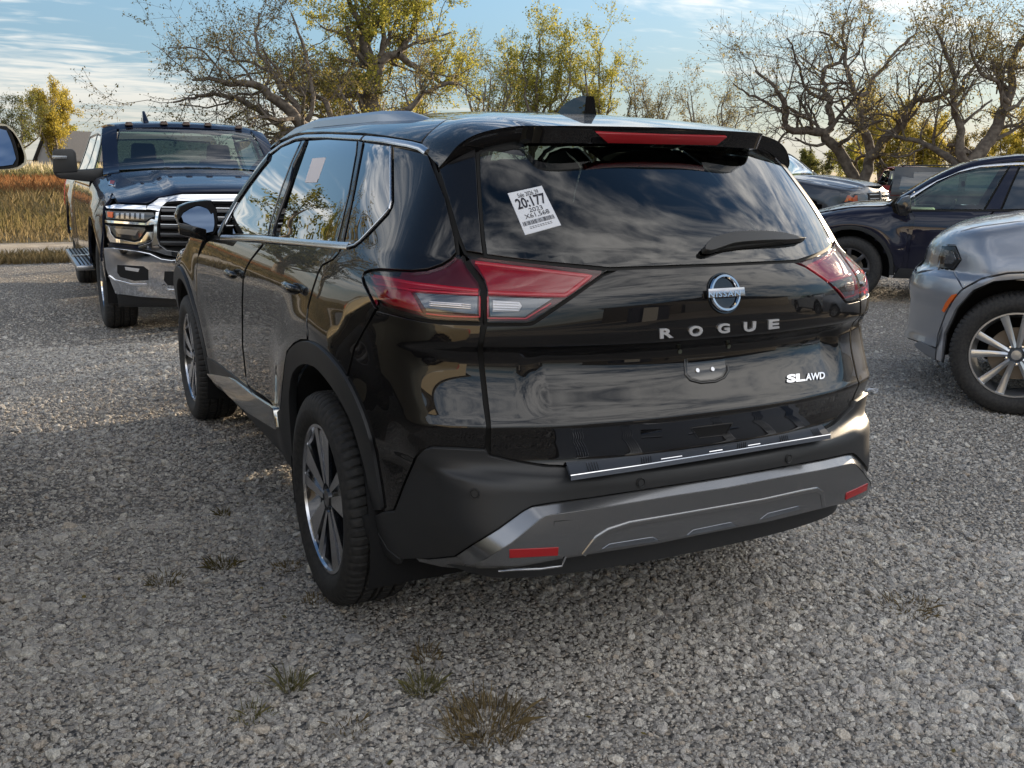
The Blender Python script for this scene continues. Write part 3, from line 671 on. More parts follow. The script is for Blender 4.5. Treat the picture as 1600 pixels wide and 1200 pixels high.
def leafmat(name,c1,c2,c3):
    if name in MAT:return MAT[name]
    m=bpy.data.materials.new(name);m.use_nodes=True;t=m.node_tree;t.nodes.clear();ge=N(t,'ShaderNodeNewGeometry');rp=N(t,'ShaderNodeValToRGB');e=rp.color_ramp.elements;e[0].color=(*c1,1);e[1].color=(*c3,1);x=e.new(.5);x.color=(*c2,1)
    L(t,ge.outputs['Random Per Island'],rp.inputs[0]);d=N(t,'ShaderNodeBsdfDiffuse');tr=N(t,'ShaderNodeBsdfTranslucent');L(t,rp.outputs[0],d.inputs[0]);L(t,rp.outputs[0],tr.inputs[0]);mx=N(t,'ShaderNodeMixShader');mx.inputs[0].default_value=.45;L(t,d.outputs[0],mx.inputs[1]);L(t,tr.outputs[0],mx.inputs[2]);o=N(t,'ShaderNodeOutputMaterial');L(t,mx.outputs[0],o.inputs[0]);MAT[name]=m;return m
BARK=add_bump(mat('bark',(.10,.08,.065),.95),6,.8,.05,6,colvar=((.07,.056,.046),(.16,.135,.11)))
BARK2=add_bump(mat('pale_bark',(.16,.14,.12),.95),6,.8,.05,6,colvar=((.10,.085,.07),(.20,.175,.15)))
LF_Y=leafmat('yellow_green_leaf',(.17,.18,.035),(.31,.30,.06),(.46,.40,.09))
LF_G=leafmat('olive_leaf',(.08,.095,.03),(.14,.15,.045),(.22,.20,.06))
LF_O=leafmat('golden_leaf',(.22,.19,.04),(.38,.31,.06),(.52,.42,.09))
LF_B=leafmat('brown_leaf',(.10,.09,.045),(.18,.15,.06),(.30,.25,.09))
def leaves(rng,tips,n,size,region=None):
    if not tips or n<=0:return None
    k=rng.integers(0,len(tips),n);P=np.array([tips[i][min(len(tips[i])-1,int(rng.integers(1,len(tips[i]))))] for i in k])+rng.normal(size=(n,3))*size*1.6
    if region is not None:
        ks=rng.random(n)<region(P);P=P[ks];n=len(P)
    u=rng.normal(size=(n,3));u/=np.linalg.norm(u,axis=1)[:,None];w=rng.normal(size=(n,3));v=np.cross(u,w);v/=np.linalg.norm(v,axis=1)[:,None];s=size*rng.uniform(.6,1.4,(n,1))
    V_=np.stack([P-u*s*.9,P+v*s*.5,P+u*s*.9,P-v*s*.5],1).reshape(-1,3);F_=np.arange(4*n).reshape(n,4);return V_,F_
def tree(name,label,base,limbs,seed,lev=3,l0=None,nleaf=3000,lsize=.07,leaf=LF_Y,bark=BARK,spread=.7,up=.15,kids=(3,5),group=None,every=2,minr=.009,cat='tree',region=None,droop=0,twl=(.5,1.0)):
    """limbs: list of (3D polyline, r0, r1); twigs sprout all along them"""
    rng=np.random.default_rng(seed);root=thing(name,label,cat,tuple(base),0,group);B=np.array(base);out=[];tips=[]
    main=[]
    for P,r0,r1 in limbs:
        P=wig(np.array(P,float),.07,rng,2);r=np.linspace(r0,r1,len(P));main.append((P,r,9 if r0>.1 else 6))
        n=len(P);tot=np.linalg.norm(np.diff(P,axis=0),axis=1).sum()
        for i in range(int(n*.25),n,every):
            a=P[min(i+1,n-1)]-P[max(i-1,0)];a/=np.linalg.norm(a)+1e-9
            s=rng.normal(size=3);s-=a*(s@a);s/=np.linalg.norm(s)+1e-9
            if i>=n-1:nd=a+s*.3
            else: nd=a*.45+s*spread+np.array([0,0,up])
            L0=(l0 if l0 else tot*.35)*rng.uniform(*twl)
            grow(rng,P[i],nd,L0,max(minr,r[i]*rng.uniform(.3,.55)),lev-1,out,tips,spread,up,kids,droop)
    V_,F_=tubes(main);mk('trunk',V_-B,F_,bark,root,smooth=True)
    if out:
        out=[(P,np.maximum(R,minr*.45),s_) for P,R,s_ in out]
        V_,F_=tubes(out);o=mk('branches',V_-B,F_,bark,root,smooth=False);o['kind']='stuff'
    lv=leaves(rng,tips,int(nleaf*2.0),lsize*.62,region)
    if lv is not None: mk('crown',lv[0]-B,lv[1],leaf,root,smooth=False)['kind']='stuff'
    return root
def limb(px,D,r0,r1,rng=None,dz=0):
    D=np.broadcast_to(np.asarray(D,float),(len(px),)).copy()
    if dz:D=D+np.linspace(0,dz,len(px))
    return (D3(px,D),r0,r1)
def low(px,D): p=D3([px],D)[0];return (p[0],p[1],0.)
# gnarled bare cottonwoods on the right
D=36
tree('cottonwood_tree','gnarled nearly bare tree with a forked trunk right behind the dark pickup hood',low((1340,270),D),[
 limb([(1362,345),(1348,300),(1325,262),(1300,225),(1287,208),(1262,203),(1240,205),(1226,196),(1230,175),(1222,155),(1205,130),(1180,110)],D,0.245,0.042,dz=-1.5),
 limb([(1289,210),(1300,190),(1293,165),(1300,155),(1288,143),(1285,125),(1290,105),(1312,98),(1322,80),(1300,60),(1280,50)],D,0.144,0.035,dz=1),
 limb([(1352,345),(1352,305),(1357,265),(1361,240),(1349,205),(1342,165),(1340,152),(1332,130),(1320,95),(1315,60),(1325,30)],D-1,0.238,0.035,dz=2),
 limb([(1359,245),(1378,222),(1400,205),(1412,195),(1420,170),(1437,155),(1470,152),(1490,135),(1500,110)],D-1,0.187,0.035,dz=-2),
 limb([(1340,152),(1358,145),(1365,120),(1385,105),(1400,80),(1420,60),(1435,40)],D,0.101,0.028,dz=1),
 limb([(1300,155),(1275,150),(1255,130),(1250,105),(1240,80),(1230,60)],D,0.072,0.028,dz=-2),
 limb([(1226,178),(1205,165),(1180,150),(1160,140),(1145,130)],D-1,0.065,0.021)],11,lev=3,l0=2.3,kids=(4,6),nleaf=6500,lsize=.075,leaf=LF_B,every=2,spread=.8,up=.08,
 region=lambda P:np.where((np.hypot(*(projpx(P)-np.array([1325,40])).T)<45)|(np.hypot(*(projpx(P)-np.array([1430,35])).T)<30),1.0,.30))
D=32
tree('cottonwood_tree','thick leaning bare tree at the right edge behind the navy SUV roof',low((1520,265),D),[
 limb([(1495,345),(1505,290),(1515,255),(1540,225),(1560,195),(1572,165),(1582,135),(1580,100),(1592,70),(1610,40)],D,0.302,0.056,dz=1),
 limb([(1508,255),(1500,222),(1498,190),(1490,160),(1492,120),(1480,90),(1470,60),(1460,40)],D,0.158,0.028,dz=-1),
 limb([(1500,262),(1480,245),(1460,232),(1440,222),(1415,218),(1395,210),(1370,200)],D,0.144,0.035,dz=2),
 limb([(1575,160),(1560,130),(1540,120),(1525,100),(1515,75),(1520,50)],D,0.086,0.028,dz=-1),
 limb([(1570,175),(1590,165),(1610,150),(1630,130)],D,0.086,0.028),
 limb([(1495,150),(1505,125),(1530,95),(1545,60),(1550,30)],D,0.072,0.021,dz=1)],12,lev=3,l0=2.2,kids=(3,6),nleaf=5500,lsize=.07,leaf=LF_B,every=2,spread=.8,up=.08)
# leafy tree in the centre and its bare neighbour
D=34
tree('cottonwood_tree','tall tree with yellow-green leaves rising behind the SUV roof',low((585,260),D),[
 limb([(582,300),(583,240),(578,180),(583,120),(590,100)],D,.38,.24),
 limb([(590,100),(572,85),(568,60),(560,30),(545,0),(540,-30)],D,.20,.05,dz=-1),
 limb([(590,100),(605,88),(622,85),(640,60),(655,30),(650,0)],D,.18,.05,dz=1),
 limb([(622,85),(640,100),(665,115),(690,130),(715,128)],D,.13,.05,dz=2),
 limb([(583,160),(560,150),(530,150),(500,135),(480,120)],D,.12,.04,dz=-1),
 limb([(568,60),(545,50),(520,48),(500,40)],D,.09,.03,dz=1),
 limb([(590,100),(600,60),(600,20),(590,-30)],D,.12,.04)],21,lev=3,l0=2.2,nleaf=20000,lsize=.075,leaf=LF_Y,every=2,spread=.85,up=.15)
D=30
tree('cottonwood_tree','low sprawling half-bare tree between the pickup cab and the SUV roof',low((500,270),D),[
 limb([(505,330),(500,260),(480,210),(455,175),(420,150),(380,130),(340,125),(300,125)],D,0.272,0.035,dz=-2),
 limb([(500,260),(470,220),(430,190),(390,165),(350,150),(310,150),(270,160)],D,0.150,0.028,dz=-1),
 limb([(480,210),(460,160),(430,120),(410,90),(400,60),(405,20)],D,0.122,0.028,dz=1),
 limb([(500,240),(520,200),(510,160),(480,140),(440,130),(400,100),(350,90)],D,0.122,0.028,dz=2),
 limb([(500,250),(540,215),(590,190),(640,170),(660,145),(700,130),(720,132)],D,0.150,0.042,dz=1),
 limb([(470,200),(450,200),(430,215),(400,215)],D,0.068,0.028),
 limb([(480,190),(490,150),(480,100),(470,60),(455,20)],D,0.082,0.028)],22,lev=3,l0=2.2,kids=(4,6),nleaf=9000,lsize=.06,leaf=LF_B,every=2,spread=.85,up=.05)
tree('cottonwood_tree','short tree with ragged yellow-olive leaves filling the gap above the SUV roof rail',low((560,265),40),[
 limb([(560,300),(558,250),(550,210),(530,190)],40,.28,.08),limb([(556,240),(575,210),(600,190),(625,175)],40,.16,.05),limb([(552,220),(530,200),(505,185),(485,180)],40,.16,.05),limb([(556,240),(540,200),(545,170),(555,140)],40,.14,.05)],23,lev=3,l0=2.0,nleaf=8000,lsize=.08,leaf=LF_O,spread=.85)
def auto_tree(label,px,D,top,wpx,seed,leaf,nleaf,group=None,bark=BARK,lsize=.09,stems=4,lev=2,name='background_tree',l0=None,cat='tree',kids=(3,5)):
    rng=np.random.default_rng(seed);b=low((px,270),D);hgt=D3([(px,top)],D)[0][2];wd=wpx/FPX*D;L_=[((np.array([b,(b[0],b[1],hgt*.35)])),.022*hgt,.017*hgt)]
    for i in range(stems):
        a=rng.uniform(0,6.28);e=rng.uniform(.4,1)*wd/2;tp=np.array([b[0]+math.cos(a)*e,b[1]+math.sin(a)*e,hgt*rng.uniform(.72,.98)]);s0=np.array([b[0],b[1],hgt*rng.uniform(.12,.35)]);md=(s0+tp)/2+np.array([math.cos(a),math.sin(a),-.2])*e*.25
        L_.append((np.array([s0,md,tp]),.013*hgt,.004*hgt))
    return tree(name,label,b,L_,seed,lev=lev,l0=l0 or hgt*.22,nleaf=nleaf,lsize=lsize,leaf=leaf,bark=bark,every=1,spread=.7,up=.2,group=group,minr=.014,cat=cat,kids=kids)
auto_tree('broad yellow-green tree behind the shark fin aerial, left of centre gap',830,62,60,170,31,LF_Y,9000,bark=BARK2,lsize=.12,stems=9,lev=3)
auto_tree('thin yellowing tree just right of the shark fin aerial',925,66,75,90,32,LF_Y,5000,bark=BARK2,lsize=.12,stems=6,lev=3)
auto_tree('sparse pale tree behind the right end of the SUV roof',1010,75,130,110,33,LF_B,2600,bark=BARK2,lsize=.12,stems=7,lev=3)
auto_tree('bare pale twiggy tree left of the gnarled fork above the spoiler corner',1110,78,140,110,34,LF_B,2000,bark=BARK2,lsize=.12,stems=7,lev=3)
auto_tree('slim bare tree between the leafy tree and the shark fin',755,58,90,100,35,LF_Y,2500,bark=BARK2,lsize=.1,stems=6,lev=3)
auto_tree('bare grey tree standing left of the grey-roofed house',25,88,160,110,41,LF_G,3500,bark=BARK2,lsize=.13,stems=9,lev=3)
auto_tree('golden yellow tree rising behind the grey-roofed house',88,92,150,70,42,LF_O,9000,bark=BARK2,lsize=.14,stems=9,lev=3)
auto_tree('low olive tree behind the right end of the house roof',135,120,208,60,43,LF_Y,3000,lsize=.2,stems=6,lev=2)
for i,(px,D_,top,w_,lf,lb) in enumerate([(1275,85,240,70,LF_G,'dull green bush between the pickup windscreen and the forked trunk'),(1375,56,165,120,LF_O,'golden leafy tree directly behind the forked gnarled trunk'),(1460,58,205,120,LF_O,'yellow tree low behind the grey boxy SUV roof'),(1590,60,190,110,LF_O,'yellow brown tree behind the leaning trunk at the right edge'),(1330,70,225,80,LF_Y,'yellow-green thicket tree behind the left leg of the forked trunk'),(1530,64,215,90,LF_B,'brownish tree behind the navy SUV roof top')]):
    auto_tree(lb,px,D_,top,w_,50+i,lf,9000,bark=BARK,lsize=.11,stems=10,lev=2)
# trees to the left of the lot and behind, mirrored in the SUV's flank
def free_tree(label,x,y,h,w,seed,leaf,nleaf,lsize=.14):
    rng=np.random.default_rng(seed);b=(x,y,0.);L_=[(np.array([b,(x,y,h*.4)]),.03*h,.02*h)]
    for i in range(8):
        a=rng.uniform(0,6.28);e=rng.uniform(.4,1)*w/2;tp=np.array([x+math.cos(a)*e,y+math.sin(a)*e,h*rng.uniform(.7,1)]);s0=np.array([x,y,h*rng.uniform(.15,.35)]);L_.append((np.array([s0,(s0+tp)/2+[0,0,-.3],tp]),.014*h,.005*h))
    return tree('lot_side_tree',label,b,L_,seed,lev=2,l0=h*.2,nleaf=nleaf,lsize=lsize,leaf=leaf,every=1,spread=.8,up=.15)
free_tree('round olive tree left of the lot, outside the frame, seen in the SUV windows',-11.8,44,10.5,8,71,LF_G,12000)
free_tree('half-bare tree left of the lot reflected in the rear quarter window',-13.5,38,12.5,10,72,LF_B,5000)
free_tree('bushy tree far left reflected in the front door window',-21,33,9,9,73,LF_G,8000)
free_tree('leafy tree added right of the lot beyond the frame edge to block the low sun',32,19,8.5,8,75,LF_B,3000)  # unseen sun blocker, added to keep the gravel on the left shaded
free_tree('spreading tree behind the photographer on the left',-34,0,8,10,74,LF_Y,5000)
# tall dry grass of the field, in bands
def blades(name,n,region,h,w,cols,lean=.35,seed=1,plume=None):
    rng=np.random.default_rng(seed);p=region(rng,n);n=len(p);hh=rng.uniform(h[0],h[1],n);a=rng.uniform(0,6.28,n);dx=np.stack([np.cos(a),np.sin(a),np.zeros(n)],1);ln=np.stack([rng.normal(size=n),rng.normal(size=n),np.zeros(n)],1)*lean*hh[:,None]
    ww=(w*rng.uniform(.6,1.4,n))[:,None];B=np.column_stack([p,np.zeros(n)]);M_=B+ln*.35+np.array([0,0,1])*hh[:,None]*.6;T=B+ln+np.array([0,0,1])*hh[:,None]
    V_=np.stack([B-dx*ww,B+dx*ww,M_+dx*ww*.7,T,M_-dx*ww*.7],1).reshape(-1,3);F_=np.arange(5*n).reshape(n,5)
    return tag(mk(name,V_,F_,cols,None,smooth=False),kind='stuff')
def reg(x0,x1,y0,y1,clump=.0):
    def f(rng,n):
        y=y0+(y1-y0)*rng.random(n)**1.3;x=rng.uniform(x0,x1,n);
        return np.stack([x,y],1)
    return f
G_STRAW=leafmat('straw_blade',(.15,.115,.06),(.24,.185,.095),(.33,.26,.145));G_RUST=leafmat('rust_blade',(.19,.09,.04),(.26,.125,.055),(.32,.18,.085));G_GREEN=leafmat('dull_green_blade',(.10,.09,.04),(.165,.135,.06),(.24,.19,.09));G_PLUME=leafmat('pale_plume',(.40,.34,.22),(.52,.45,.30),(.62,.55,.40));G_OLIVE=leafmat('olive_reed',(.15,.145,.07),(.22,.21,.095),(.32,.28,.14))
blades('short_grass_verge',26000,reg(-14,14,13.6,14.9),(.05,.17),.010,G_STRAW,seed=2)
blades('short_grass_verge',7000,reg(-14,14,13.9,14.8),(.04,.13),.010,G_GREEN,seed=3)
mb=MB();mb.add([(-60,17.55,.006),(120,17.55,.006),(120,15.1,.006),(-60,15.1,.006)],[(0,1,2,3)]);tag(mb.build('dirt_track',add_bump(mat('dirt_track_soil',(.30,.26,.21),.95),3,.4,.05,8,colvar=((.33,.29,.23),(.24,.20,.155)))),kind='structure')
blades('dry_grass',30000,reg(-16,26,17.6,26),(.10,.30),.009,G_STRAW,seed=4)
blades('dry_grass',30000,reg(-20,30,19,48),(.2,.5),.012,G_GREEN,seed=5)
blades('dry_grass',22000,reg(-20,34,24,60),(.25,.6),.016,G_STRAW,seed=6)
blades('rust_grass',30000,reg(-16,40,40,66),(.4,.8),.022,G_RUST,seed=7)
blades('reed_bed',22000,reg(-14,50,62,84),(.7,1.25),.04,G_OLIVE,seed=8)
blades('reed_plumes',5200,reg(-14,50,64,80),(1.0,1.45),.09,G_PLUME,seed=9,lean=.1)
# grass tufts and weeds growing through the gravel
def tuft(px,r,h,n,m,label,seed):
    rng=np.random.default_rng(seed);c=gz([px])[0];n=int(n);a=rng.uniform(0,6.28,n);rr=r*np.sqrt(rng.random(n));P=np.stack([rr*np.cos(a),rr*np.sin(a),np.zeros(n)],1);ou=np.stack([np.cos(a),np.sin(a),np.zeros(n)],1);hh=(h*rng.uniform(.4,1,n))[:,None];ou=ou+rng.normal(size=(n,3))*np.array([.5,.5,0]);T=P+ou*hh*rng.uniform(.1,1.0,(n,1))+np.array([0,0,1])*hh*rng.uniform(.4,1,(n,1));M_=(P+T)/2+np.array([0,0,1])*hh*.18;b=rng.uniform(0,6.28,n);dx=np.stack([np.cos(b),np.sin(b),np.zeros(n)],1)*.0013
    V_=np.stack([P-dx,P+dx,M_+dx,T,M_-dx],1).reshape(-1,3);o=mk('grass_tuft',V_,np.arange(5*n).reshape(n,5),m,None,smooth=False);o.location=c;return tag(o,label,'grass','tufts of grass in the gravel')
tuft((760,1135),.11,.075,420,G_STRAW,'widest straw-coloured tuft, bottom of the photo just left of centre',1)
tuft((662,1078),.05,.06,160,G_OLIVE,'tuft right above and left of the widest straw-coloured one',2)
tuft((455,1075),.035,.085,90,G_OLIVE,'upright green tuft in the lower left gravel',3)
tuft((346,885),.05,.05,150,G_GREEN,'dark green tuft left of the rear wheel',4)
tuft((448,888),.05,.04,90,G_STRAW,'faint straw tuft right beside the rear tyre',5)
tuft((258,910),.06,.05,90,G_GREEN,'small green tuft further left of the dark green one',6)
tuft((665,1028),.05,.05,90,G_STRAW,'small dry tuft under the bumper, above the twin tufts',7)
tuft((495,940),.05,.04,70,G_STRAW,'tiny dry tuft touching the rear tyre front',8)
tuft((1420,950),.10,.04,140,G_STRAW,'low dry tuft in the open gravel on the right',9)
tuft((350,806),.03,.05,50,G_GREEN,'tiny weed in the sunlit patch left of the SUV',10)
tuft((1320,765),.04,.05,60,G_GREEN,'small green weed at the right bumper corner',11)
tuft((395,1120),.05,.05,70,G_OLIVE,'faint tuft at the bottom left below the upright green one',12)
tuft((545,1140),.05,.04,60,G_STRAW,'thin tuft at the bottom between the upright and the widest tuft',13)
def twig(pts,label):
    P=gz(pts);P[:,2]=.016;P=wig(P,.05,np.random.default_rng(5),2);mb=MB();mb.tube(P,np.linspace(.004,.0015,len(P)),6);return tag(mb.build('twig',BARK,auto=60),label,'twig','twigs on the gravel')
twig([(822,1105),(845,1115),(856,1122)],'short dark twig right of the widest straw tuft')
twig([(722,1090),(735,1104)],'small dark twig just above the widest straw tuft')
twig([(842,1108),(858,1104)],'thin twig stub touching the short dark twig')
# fallen leaves
rng=np.random.default_rng(5);p=scatter_pts(420,1.2,13);n=len(p);a=rng.uniform(0,6.28,n);s=rng.uniform(.005,.011,n)[:,None];u=np.stack([np.cos(a),np.sin(a),rng.normal(0,.3,n)],1);v=np.stack([-np.sin(a),np.cos(a),rng.normal(0,.3,n)],1);C_=np.column_stack([p,np.full(n,.022)])
tag(mk('fallen_leaves',np.stack([C_-u*s,C_+v*s*.6,C_+u*s,C_-v*s*.6],1).reshape(-1,3),np.arange(4*n).reshape(n,4),LF_B,None,smooth=False),kind='stuff')
c=gz([(1359,617)])[0];mb=MB();rr=np.random.default_rng(3)
mb.add([c+np.array([rr.uniform(-.06,.06),rr.uniform(-.05,.05),rr.uniform(.01,.06)]) for _ in range(10)],[(0,1,2),(2,3,4),(4,5,6),(6,7,8),(8,9,0),(1,3,5)]);tag(mb.build('plastic_scrap',mat('clear_plastic_scrap',(.6,.62,.66),.2,0,.5)),'crumpled scrap of clear plastic on the gravel right of the bumper','litter')
# ------------------------------------------------------------ buildings
def siding(name,col,sc=3.0):
    m=mat(name,col,.6);t=m.node_tree;b=bsdf(m);tc=N(t,'ShaderNodeTexCoord');wv=N(t,'ShaderNodeTexWave');wv.inputs['Scale'].default_value=sc;wv.inputs['Distortion'].default_value=0;L(t,tc.outputs['Object'],wv.inputs[0]);bu=N(t,'ShaderNodeBump');bu.inputs['Strength'].default_value=.5;bu.inputs['Distance'].default_value=.03;L(t,wv.outputs[0],bu.inputs['Height']);L(t,bu.outputs[0],b.inputs['Normal']);return m
def gable(name,label,cx,cy,rz,w,d,h,rh,wall,roof,ov=.4,doors=(),wins=()):
    """gable faces local -y"""
    r=thing(name,label,'house' if 'house' in name else 'building',(cx,cy,0),rz)
    mb=MB();pf=[(-w/2,-d/2,0),(w/2,-d/2,0),(w/2,-d/2,h),(0,-d/2,h+rh),(-w/2,-d/2,h)];mb.prism(pf,(0,d,0));mb.build('wall',wall,r)
    k=rh/(w/2);t=.14
    for s_ in (-1,1):
        mb=MB();x1=s_*(w/2+ov);z1=h-ov*k;mb.prism([(0,-d/2-ov,h+rh+.03),(x1,-d/2-ov,z1+.03),(x1,-d/2-ov,z1+.03+t),(0,-d/2-ov,h+rh+.03+t)],(0,d+2*ov,0));mb.build('roof',roof,r)
    for (x,z,ww,hh,nm,m_) in doors+wins:
        mb=MB();mb.box((x,-d/2-.02,z+hh/2),(ww,.08,hh));mb.build(nm,m_,r)
    return r
ROOF=add_bump(mat('grey_shingle',(.10,.10,.105),.9),4,.5,.03,6);WH=mat('white_trim_paint',(.6,.6,.58),.6)
P0=D3([(80,272)],98)[0];ry=math.radians(-62);yv=np.array([-math.sin(ry),math.cos(ry)])
gable('house','grey-roofed house with a pale gable in the distance behind the field',P0[0]+yv[0]*10,P0[1]+yv[1]*10,ry,4.6,20,1.6,2.6,siding('pale_siding',(.36,.33,.31)),ROOF,.35)
fr_=thing('white_fence','white scalloped fence in the far left distance beyond the reeds','fence');a=D3([(-30,274)],86)[0];b=D3([(54,274)],86)[0];dvv=b-a;Ln=np.linalg.norm(dvv[:2]);mb=MB();kk=int(Ln/.16);ang=math.atan2(dvv[1],dvv[0])
for i in range(kk):
    t=i/kk;q=a+dvv*t;hh=1.15+.16*abs(math.sin(i*math.pi/8));mb.box((q[0],q[1],hh/2),(.11,.03,hh),rz=ang)
mb.build('picket_panel',WH,fr_);fr_.children[0]['kind']='stuff'
# buildings behind the photographer: seen only as reflections in the paint
mtl=siding('beige_metal_wall',(.46,.41,.31),6);rf=mat('dark_metal_roof',(.05,.05,.055),.5)
gable('metal_building','beige metal workshop behind the photographer on the left',-19,-17,math.radians(-35)+math.pi,13,20,4.2,2.3,mtl,rf,.5,doors=((-2,0,3.4,3.2,'roller_door',WH),(3.5,0,1,2.1,'door',mat('grey_door',(.2,.2,.2),.5))))
gable('dark_building','dark barn with a low gable behind the photographer on the right',16,-30,math.radians(15)+math.pi,22,26,3.6,3.2,siding('dark_barn_wall',(.06,.055,.05),4),rf,.6,doors=((0,0,4,3,'barn_door',mat('grey_door',(.2,.2,.2),.5)),))
gable('garden_shed','small navy shed in front of the dark barn',4.5,-13,math.radians(10)+math.pi,2.6,3.2,2.1,.7,mat('navy_shed_paint',(.03,.04,.07),.6),rf,.2,doors=((0,0,1,1.9,'door',WH),))
# ------------------------------------------------------------ the black SUV in the middle
suv=thing('parked_suv','glossy black SUV seen from behind with a white auction ticket on its rear window','SUV')
V=Veh(F_suv,suv,tmax=9)
def wheel(parent,x,y,r,rimr,w,style,side=-1,name='wheel',z=None,mats=(None,None),lug=False):
    """side=-1: outer face towards -x"""
    z=r if z is None else z
    wh=bpy.data.objects.new(name,None);COL.objects.link(wh);wh.parent=parent;wh.location=(x,y,z);wh.empty_display_size=.1
    S=side;hw=w/2; mb=MB();seg=360
    prof=[(-hw*.80,rimr-.004),(-hw*.96,rimr+.012),(-hw*1.04,rimr+.045),(-hw*1.03,r-.055),(-hw*.97,r-.026),(-hw*.88,r-.010),(-hw*.74,r-.002),(-hw*.70,r),
          (-hw*.52,r+.001),(-hw*.50,r-.009),(-hw*.44,r-.009),(-hw*.42,r+.001),(-hw*.14,r+.001),(-hw*.12,r-.009),(-hw*.06,r-.009),(-hw*.04,r+.001)]
    prof=prof+[(-a,b) for a,b in prof[::-1]]
    a=np.linspace(0,2*math.pi,seg,endpoint=False);V_=[]
    for k,(t,rr) in enumerate(prof):
        ph=(np.arange(seg)%5); tread=(rr>r-.012) & (abs(t)>hw*.10)
        cut=np.where((ph==0)&tread&(rr>r-.0115),-.007,0)
        rrr=rr+cut; tt=np.full(seg,t*1.0)
        V_.append(np.stack([tt*1.0,rrr*np.cos(a+ (abs(t)/hw)*.05),rrr*np.sin(a+(abs(t)/hw)*.05)],1))
    n=len(prof);F_=[(i*seg+j,i*seg+(j+1)%seg,(i+1)*seg+(j+1)%seg,(i+1)*seg+j) for i in range(n-1) for j in range(seg)]
    mb.add(np.concatenate(V_),F_);ty=mb.build('tyre',M_TYRE,wh,auto=38)
    # flatten the contact patch a little
    co=np.empty(len(ty.data.vertices)*3,np.float32);ty.data.vertices.foreach_get('co',co);co=co.reshape(-1,3);co[:,2]=np.maximum(co[:,2],-(z-.004));ty.data.vertices.foreach_set('co',co.ravel())
    bright,dark=mats; R=rimr
    mb=MB();mb.lathe([(hw*.80*S,R),(hw*.86*S,R-.004),(hw*.86*S,R-.014),(hw*.78*S,R-.018)],(0,0,0),seg=72);mb.build('rim_lip',bright,wh,auto=40)
    mb=MB();mb.lathe([(hw*.78*S,R-.017),(hw*.55*S,R-.028),(0,R-.045),(-hw*.8*S,R-.02)],(0,0,0),seg=72);mb.build('rim_barrel',dark if style!='durango' else bright,wh,auto=40)
    fx=hw*.80*S; mb=MB();mb.lathe([(hw*.2*S,.165),(hw*.26*S,.165),(hw*.26*S,.02)],(0,0,0),seg=48);mb.build('brake_disc',mat('brake_disc_steel',(.16,.14,.12),.45,.8),wh,auto=40)
    def P(rad,ang,x): return (x,rad*math.sin(ang),rad*math.cos(ang))
    D=-.012*S
    if style=='turbine':
        for k in range(5):
            a0=k*2*math.pi/5+.10
            mb=MB()
            # dark spoke body
            mb.loft([[P(.045,a0-.60,fx+D*1.6),P(.045,a0+.60,fx+D*1.6),P(.045,a0+.60,fx+D*4),P(.045,a0-.60,fx+D*4)],
                     [P(R-.014,a0-.38,fx+D*1.0),P(R-.014,a0+.32,fx+D*1.0),P(R-.02,a0+.30,fx+D*3),P(R-.02,a0-.36,fx+D*3)]]);mb.build('spoke',dark,wh,bevel=.003)
            for (s0,s1,e0,e1) in ((-.62,-.05,-.40,-.06),(.22,.56,.13,.31)):
                mb=MB();mb.loft([[P(.052,a0+s0,fx+D*.8),P(.052,a0+s1,fx+D*.8),P(.052,a0+s1,fx+D*1.6),P(.052,a0+s0,fx+D*1.6)],
                                 [P(R-.012,a0+e0,fx+.001*S),P(R-.012,a0+e1,fx+.001*S),P(R-.012,a0+e1,fx+D*.8),P(R-.012,a0+e0,fx+D*.8)]]);mb.build('spoke_face',bright,wh)
        mb=MB();mb.lathe([(fx+D*.5,.001),(fx+D*.6,.030),(fx+D*1.6,.036)],(0,0,0),seg=32);mb.build('centre_cap',dark,wh,auto=40)
    elif style=='durango':
        for k in range(5):
            for q in (-.17,.17):
                a0=k*2*math.pi/5+.12+q*1.25
                mb=MB();mb.loft([[P(.050,a0-.30,fx+D*.9),P(.047,a0,fx+D*.3),P(.050,a0+.30,fx+D*.9),P(.05,a0+.26,fx+D*4),P(.05,a0-.26,fx+D*4)],
                                 [P(.15,a0-.13+q*.15,fx+D*1.2),P(.15,a0+q*.15,fx+D*.55),P(.15,a0+.13+q*.15,fx+D*1.2),P(.15,a0+.10,fx+D*3.2),P(.15,a0-.10,fx+D*3.2)],
                                 [P(R-.010,a0-.10+q*.25,fx+D*.2),P(R-.010,a0+q*.25,fx+.001*S),P(R-.010,a0+.10+q*.25,fx+D*.2),P(R-.01,a0+.05,fx+D*2.2),P(R-.01,a0-.05,fx+D*2.2)]]);mb.build('spoke',bright,wh,auto=35)
            a1=k*2*math.pi/5+.12+math.pi/5
            mb=MB();mb.lathe([(fx+D*.2,.001),(fx+D*.3,.009),(fx+D*1.6,.010)],P(.060,a1,0),seg=12);mb.build('lug_nut',M_CHROME,wh,auto=40)
        mb=MB();mb.lathe([(fx+D*.1,.001),(fx+D*.2,.030),(fx+D*1.2,.036),(fx+D*3,.055)],(0,0,0),seg=32);mb.build('centre_cap',bright,wh,auto=40)
    else:
        for k in range(8):
            a0=k*2*math.pi/8
            mb=MB();mb.loft([[P(.06,a0-.3,fx+D*2),P(.06,a0+.3,fx+D*2),P(.06,a0+.3,fx+D*5),P(.06,a0-.3,fx+D*5)],[P(R-.01,a0-.10,fx),P(R-.01,a0+.10,fx),P(R-.01,a0+.1,fx+D*3),P(R-.01,a0-.1,fx+D*3)]]);mb.build('spoke',bright,wh,bevel=.004)
        mb=MB();mb.lathe([(fx+D*.5,.001),(fx+D*.6,.06),(fx+D*3,.085)],(0,0,0),seg=32);mb.build('centre_cap',M_CHROME,wh,auto=40)
    return wh
